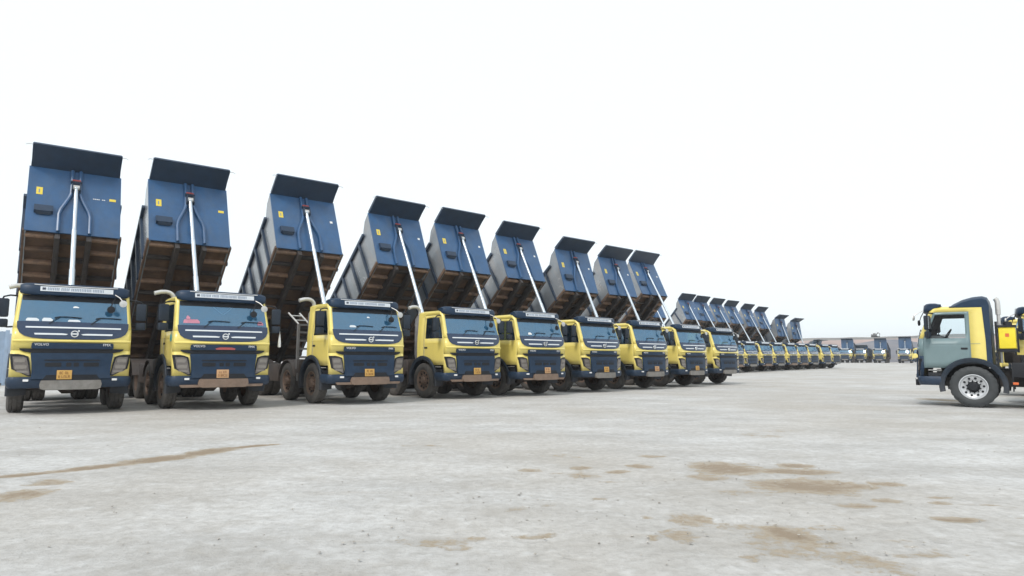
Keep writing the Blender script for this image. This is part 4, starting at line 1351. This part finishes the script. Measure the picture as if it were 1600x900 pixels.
# one sheet: fine rows near the camera, coarse ones out to the horizon
def axis(lo, hi, fine_lo, fine_hi, step):
    v = []
    x = fine_lo
    while x <= fine_hi + 1e-6:
        v.append(x); x += step
    d = step
    while v[-1] < hi:
        d *= 1.25; v.append(min(hi, v[-1] + d))
    d = step
    while v[0] > lo:
        d *= 1.25; v.insert(0, max(lo, v[0] - d))
    return v
gx = axis(-900, 1100, -8.0, 16.5, 0.085)
gy = axis(-150, 750, 2.5, 24.5, 0.085)
STAINS = [(x, y, a, bb, 0.0, st) for x, y, a, bb, st in PATCH]
for (p0, w0), (p1, w1) in zip(BAND, BAND[1:]):
    dx, dy = p1[0] - p0[0], p1[1] - p0[1]
    STAINS.append(((p0[0] + p1[0]) / 2, (p0[1] + p1[1]) / 2, math.hypot(dx, dy) * 0.62, (w0 + w1) * 0.85, math.atan2(dy, dx), 1.0))
def stain_at(x, y):
    best = 0.0
    wx = x + 0.12 * noise.noise((x * 1.7, y * 1.7, 3)); wy = y + 0.12 * noise.noise((x * 1.7, y * 1.7, 8))
    for sx, sy, a, bb, ro, st in STAINS:
        if abs(x - sx) > 2.2 * max(a, bb) + 0.3 or abs(y - sy) > 2.2 * max(a, bb) + 0.3:
            continue
        dx, dy = wx - sx, wy - sy
        c_, s_ = math.cos(ro), math.sin(ro)
        d = math.hypot((dx * c_ + dy * s_) / a, (-dx * s_ + dy * c_) / bb)
        v = st * max(0.0, min(1.0, (1.55 - d) / 1.0))
        best = max(best, v)
    return best
stain_vals = []
verts, faces = [], []
for y in gy:
    for x in gx:
        fade = max(0.0, 1 - math.hypot(x * 0.8, y - 7) / 11.0)
        z = 0.0
        if fade > 0:
            z = fade * (0.020 * noise.noise((x * 0.9, y * 0.9, 0)) + 0.010 * noise.noise((x * 2.7, y * 2.7, 5)))
        st_ = stain_at(x, y)
        stain_vals.append(st_)
        verts.append((x, y, z - 0.004 - 0.008 * st_ + ground_rise(y)))
nx_ = len(gx)
for j in range(len(gy) - 1):
    for i in range(nx_ - 1):
        a = j * nx_ + i
        faces.append((a, a + 1, a + nx_ + 1, a + nx_))
me = bpy.data.meshes.new('ground'); me.from_pydata(verts, [], faces); me.update()
me.polygons.foreach_set('use_smooth', [True] * len(me.polygons))
me.attributes.new('stain', 'FLOAT', 'POINT').data.foreach_set('value', stain_vals)
me.materials.append(M['ground'])
tag(link('ground', me), kind='structure')

# loose stones
M['stone'] = surf('loose_stone', (0.36, 0.34, 0.31), 0.9, var=0.6, scale=3.0, dust=0.1)
mb = MB()
rnd = random.Random(11)
ico = [(0, 0, 1), (0.9, 0, 0.3), (0.28, 0.85, 0.3), (-0.72, 0.53, 0.3), (-0.72, -0.53, 0.3), (0.28, -0.85, 0.3), (0, 0, -0.5)]
icf = [(0, 1, 2), (0, 2, 3), (0, 3, 4), (0, 4, 5), (0, 5, 1), (6, 2, 1), (6, 3, 2), (6, 4, 3), (6, 5, 4), (6, 1, 5)]
for k in range(1900):
    d = 3.2 + 26 * rnd.random() ** 1.7
    x = (rnd.random() * 2 - 1) * 0.85 * d
    if rnd.random() < 0.4:
        cx_, cy_ = rnd.choice(((3.2, 7.4), (1.3, 5.6), (2.6, 8.4), (-0.2, 5.6), (2.2, 5.0), (0.5, 7.5)))
        x, d = rnd.gauss(cx_, 0.8), rnd.gauss(cy_, 0.7)
    r = 0.004 + 0.012 * rnd.random() ** 5
    a = rnd.random() * 6.28
    sx, sy, sz = r * rnd.uniform(0.8, 1.6), r * rnd.uniform(0.7, 1.2), r * rnd.uniform(0.5, 0.8)
    vs = []
    for (u, v, w) in ico:
        u, v, w = u * sx * rnd.uniform(0.8, 1.2), v * sy * rnd.uniform(0.8, 1.2), w * sz
        vs.append((x + u * math.cos(a) - v * math.sin(a), d + u * math.sin(a) + v * math.cos(a), 0.006 + w))
    mb.add(vs, icf)
tag(link('loose_stones', mb.mesh('loose_stones', 'stone', angle=20, fix=False)), 'small loose stones scattered over the pale yard', 'stones', kind='stuff')

# ------------------------------------------------------------------ spoil bank and heap behind the yard
def bank_mat(name, c1, c2, c3):
    m, n, l, b = mat_base(name)
    geo = n.new('ShaderNodeNewGeometry')
    mp = n.new('ShaderNodeMapping'); mp.inputs['Scale'].default_value = (0.05, 0.05, 0.35)
    l.new(geo.outputs['Position'], mp.inputs[0])
    t = n.new('ShaderNodeTexNoise'); t.inputs['Scale'].default_value = 1.0; t.inputs['Detail'].default_value = 8; t.inputs['Roughness'].default_value = 0.65
    l.new(mp.outputs[0], t.inputs['Vector'])
    cr = n.new('ShaderNodeValToRGB')
    cr.color_ramp.elements[0].position = 0.32; cr.color_ramp.elements[0].color = (*c1, 1)
    cr.color_ramp.elements[1].position = 0.70; cr.color_ramp.elements[1].color = (*c3, 1)
    e = cr.color_ramp.elements.new(0.52); e.color = (*c2, 1)
    l.new(t.outputs[0], cr.inputs[0]); l.new(cr.outputs[0], b.inputs['Base Color'])
    b.inputs['Roughness'].default_value = 0.95
    return m
M['bank'] = bank_mat('pink_spoil', (0.26, 0.21, 0.20), (0.36, 0.285, 0.265), (0.44, 0.33, 0.295))
M['heap'] = bank_mat('grey_spoil', (0.13, 0.135, 0.155), (0.17, 0.175, 0.20), (0.22, 0.21, 0.22))
M['rim_top'] = bank_mat('grey_crest', (0.16, 0.155, 0.15), (0.22, 0.21, 0.20), (0.26, 0.25, 0.235))
def ridge(name, pts, depth, mat, seed, slope=1.2, lvl=14):
    """terrain ridge: pts of (x, y, height); front slope towards the camera"""
    V, F = [], []
    n = 60
    P = []
    for k in range(n + 1):
        t = k / n * (len(pts) - 1); i = min(int(t), len(pts) - 2); f = t - i
        P.append([pts[i][j] + (pts[i + 1][j] - pts[i][j]) * f for j in range(3)])
    for k, (x, y, h) in enumerate(P):
        for q in range(lvl + 1):
            f = q / lvl
            if f < 0.45:
                u = f / 0.45
                yy = y - h * slope * (1 - u); zz = h * (u ** 0.85)
            elif f < 0.75:
                yy = y + depth * (f - 0.45) / 0.30; zz = h
            else:
                u = (f - 0.75) / 0.25
                yy = y + depth + h * slope * u; zz = h * (1 - u)
            nz = noise.noise((x * 0.12 + seed, yy * 0.12, zz * 0.2)) * 0.9 + noise.noise((x * 0.4, yy * 0.4 + seed, zz)) * 0.3
            V.append((x + nz * 0.6, yy + nz, ground_rise(yy) + max(-0.6, zz + (nz * 0.28 if 0 < q < lvl else 0)) - (0.5 if q in (0, lvl) else 0)))
    m = lvl + 1
    for k in range(n):
        for q in range(lvl):
            a = k * m + q
            F.append((a, a + m, a + m + 1, a + 1))
    me = bpy.data.meshes.new(name); me.from_pydata(V, [], F); me.update()
    me.polygons.foreach_set('use_smooth', [True] * len(me.polygons))
    me.materials.append(M[mat])
    return tag(link(name, me), kind='structure')
ridge('spoil_bank', [(40, 235, 0.5), (70, 225, 5.0), (100, 205, 6.3), (125, 200, 6.9), (150, 195, 7.6), (200, 185, 8.2), (300, 170, 8)], 60, 'bank', 3.0)
ridge('bank_crest', [(55, 300, 2), (95, 285, 8.0), (135, 277, 9.0), (160, 272, 9.6), (185, 266, 10.6), (240, 260, 11.0), (360, 240, 11)], 60, 'rim_top', 9.0)
ridge('grey_spoil_heap', [(84, 168, 0.4), (90, 166, 4.2), (97, 165, 5.6), (104, 165, 4.8), (112, 164, 4.2), (135, 160, 4.6), (160, 156, 4)], 14, 'heap', 6.0)

# ------------------------------------------------------------------ excavator on the bank, container at the far left
ex = bpy.data.objects.new('excavator', None); COL.objects.link(ex)
ex.location = (152.5, 278, 10.9); ex.rotation_euler = (0, 0, R(20)); ex.scale = (0.6, 0.6, 0.6)
tag(ex, 'tiny dark excavator standing on the crest of the spoil bank', 'excavator')
M['machine'] = surf('machine_grey', (0.10, 0.10, 0.10), 0.6, var=0.2)
for s in (-1, 1):
    mb = MB(); mb.prism([(-2.0, s * 1.1 - 0.3, 0.25), (-1.6, s * 1.1 - 0.3, 0), (1.6, s * 1.1 - 0.3, 0), (2.0, s * 1.1 - 0.3, 0.25), (1.9, s * 1.1 - 0.3, 0.85), (-1.9, s * 1.1 - 0.3, 0.85)], (0, 0.6, 0))
    link('track', mb.mesh('track', 'black'), ex)
link('upper_body', MB().box((-0.6, 0, 1.45), (2.9, 2.5, 1.1), None, 0.1).mesh('upper_body', 'machine'), ex)
link('cab', MB().box((0.6, 0.7, 2.0), (1.4, 1.0, 1.6), None, 0.1).mesh('operator_cab', 'machine'), ex)
link('boom', MB().tube([(0.8, -0.4, 1.6), (2.6, -0.4, 3.2), (4.4, -0.4, 2.6)], [0.3, 0.32, 0.2], 8).mesh('boom', 'machine'), ex)
link('arm', MB().tube([(4.4, -0.4, 2.7), (4.0, -0.4, 0.6)], [0.2, 0.14], 8).mesh('arm', 'machine'), ex)
link('bucket', MB().prism([(4.2, -0.8, 0.7), (3.4, -0.8, 0.6), (3.3, -0.8, 0.0), (4.0, -0.8, -0.05)], (0, 0.8, 0)).mesh('bucket', 'black'), ex)

ct = bpy.data.objects.new('container', None); COL.objects.link(ct)
ct.location = (-26.5, 33.0, 0); ct.rotation_euler = (0, 0, R(36))
tag(ct, 'pale blue site container showing at the left edge behind the first truck', 'container')
mb = MB(); mb.box((0, 0, 1.32), (2.34, 5.9, 2.42)); link('shell', mb.mesh('shell', 'paleblue'), ct)
for s in (-1, 1):
    for k in range(18):
        link('rib', MESH.setdefault('ct_rib', MB().box((0, 0, 0), (0.05, 0.16, 2.2), None, 0.015).mesh('rib', 'paleblue')), ct, (s * 1.185, -2.7 + k * 0.318, 1.32))
for x in (-1.15, 1.15):
    for y in (-2.9, 2.9):
        link('corner_post', MESH.setdefault('ct_post', MB().box((0, 0, 0), (0.16, 0.16, 2.59), None, 0.01).mesh('corner_post', 'paleblue')), ct, (x, y, 1.295))

# ------------------------------------------------------------------ thin dusty air over the yard
hz = bpy.data.materials.new('dusty_air'); hz.use_nodes = True
hn, hl = hz.node_tree.nodes, hz.node_tree.links
hn.clear()
ho = hn.new('ShaderNodeOutputMaterial'); hv = hn.new('ShaderNodeVolumePrincipled')
hv.inputs['Color'].default_value = (0.97, 0.98, 0.99, 1); hv.inputs['Density'].default_value = 0.0006
hv.inputs['Anisotropy'].default_value = 0.2
hl.new(hv.outputs[0], ho.inputs['Volume'])
mb = MB(); mb.box((100, 300, 9.5), (2020, 920, 22.0))
me = mb.mesh('haze'); me.materials.append(hz)
tag(link('haze', me), 'thin pale dust haze over the yard', 'haze', kind='stuff')
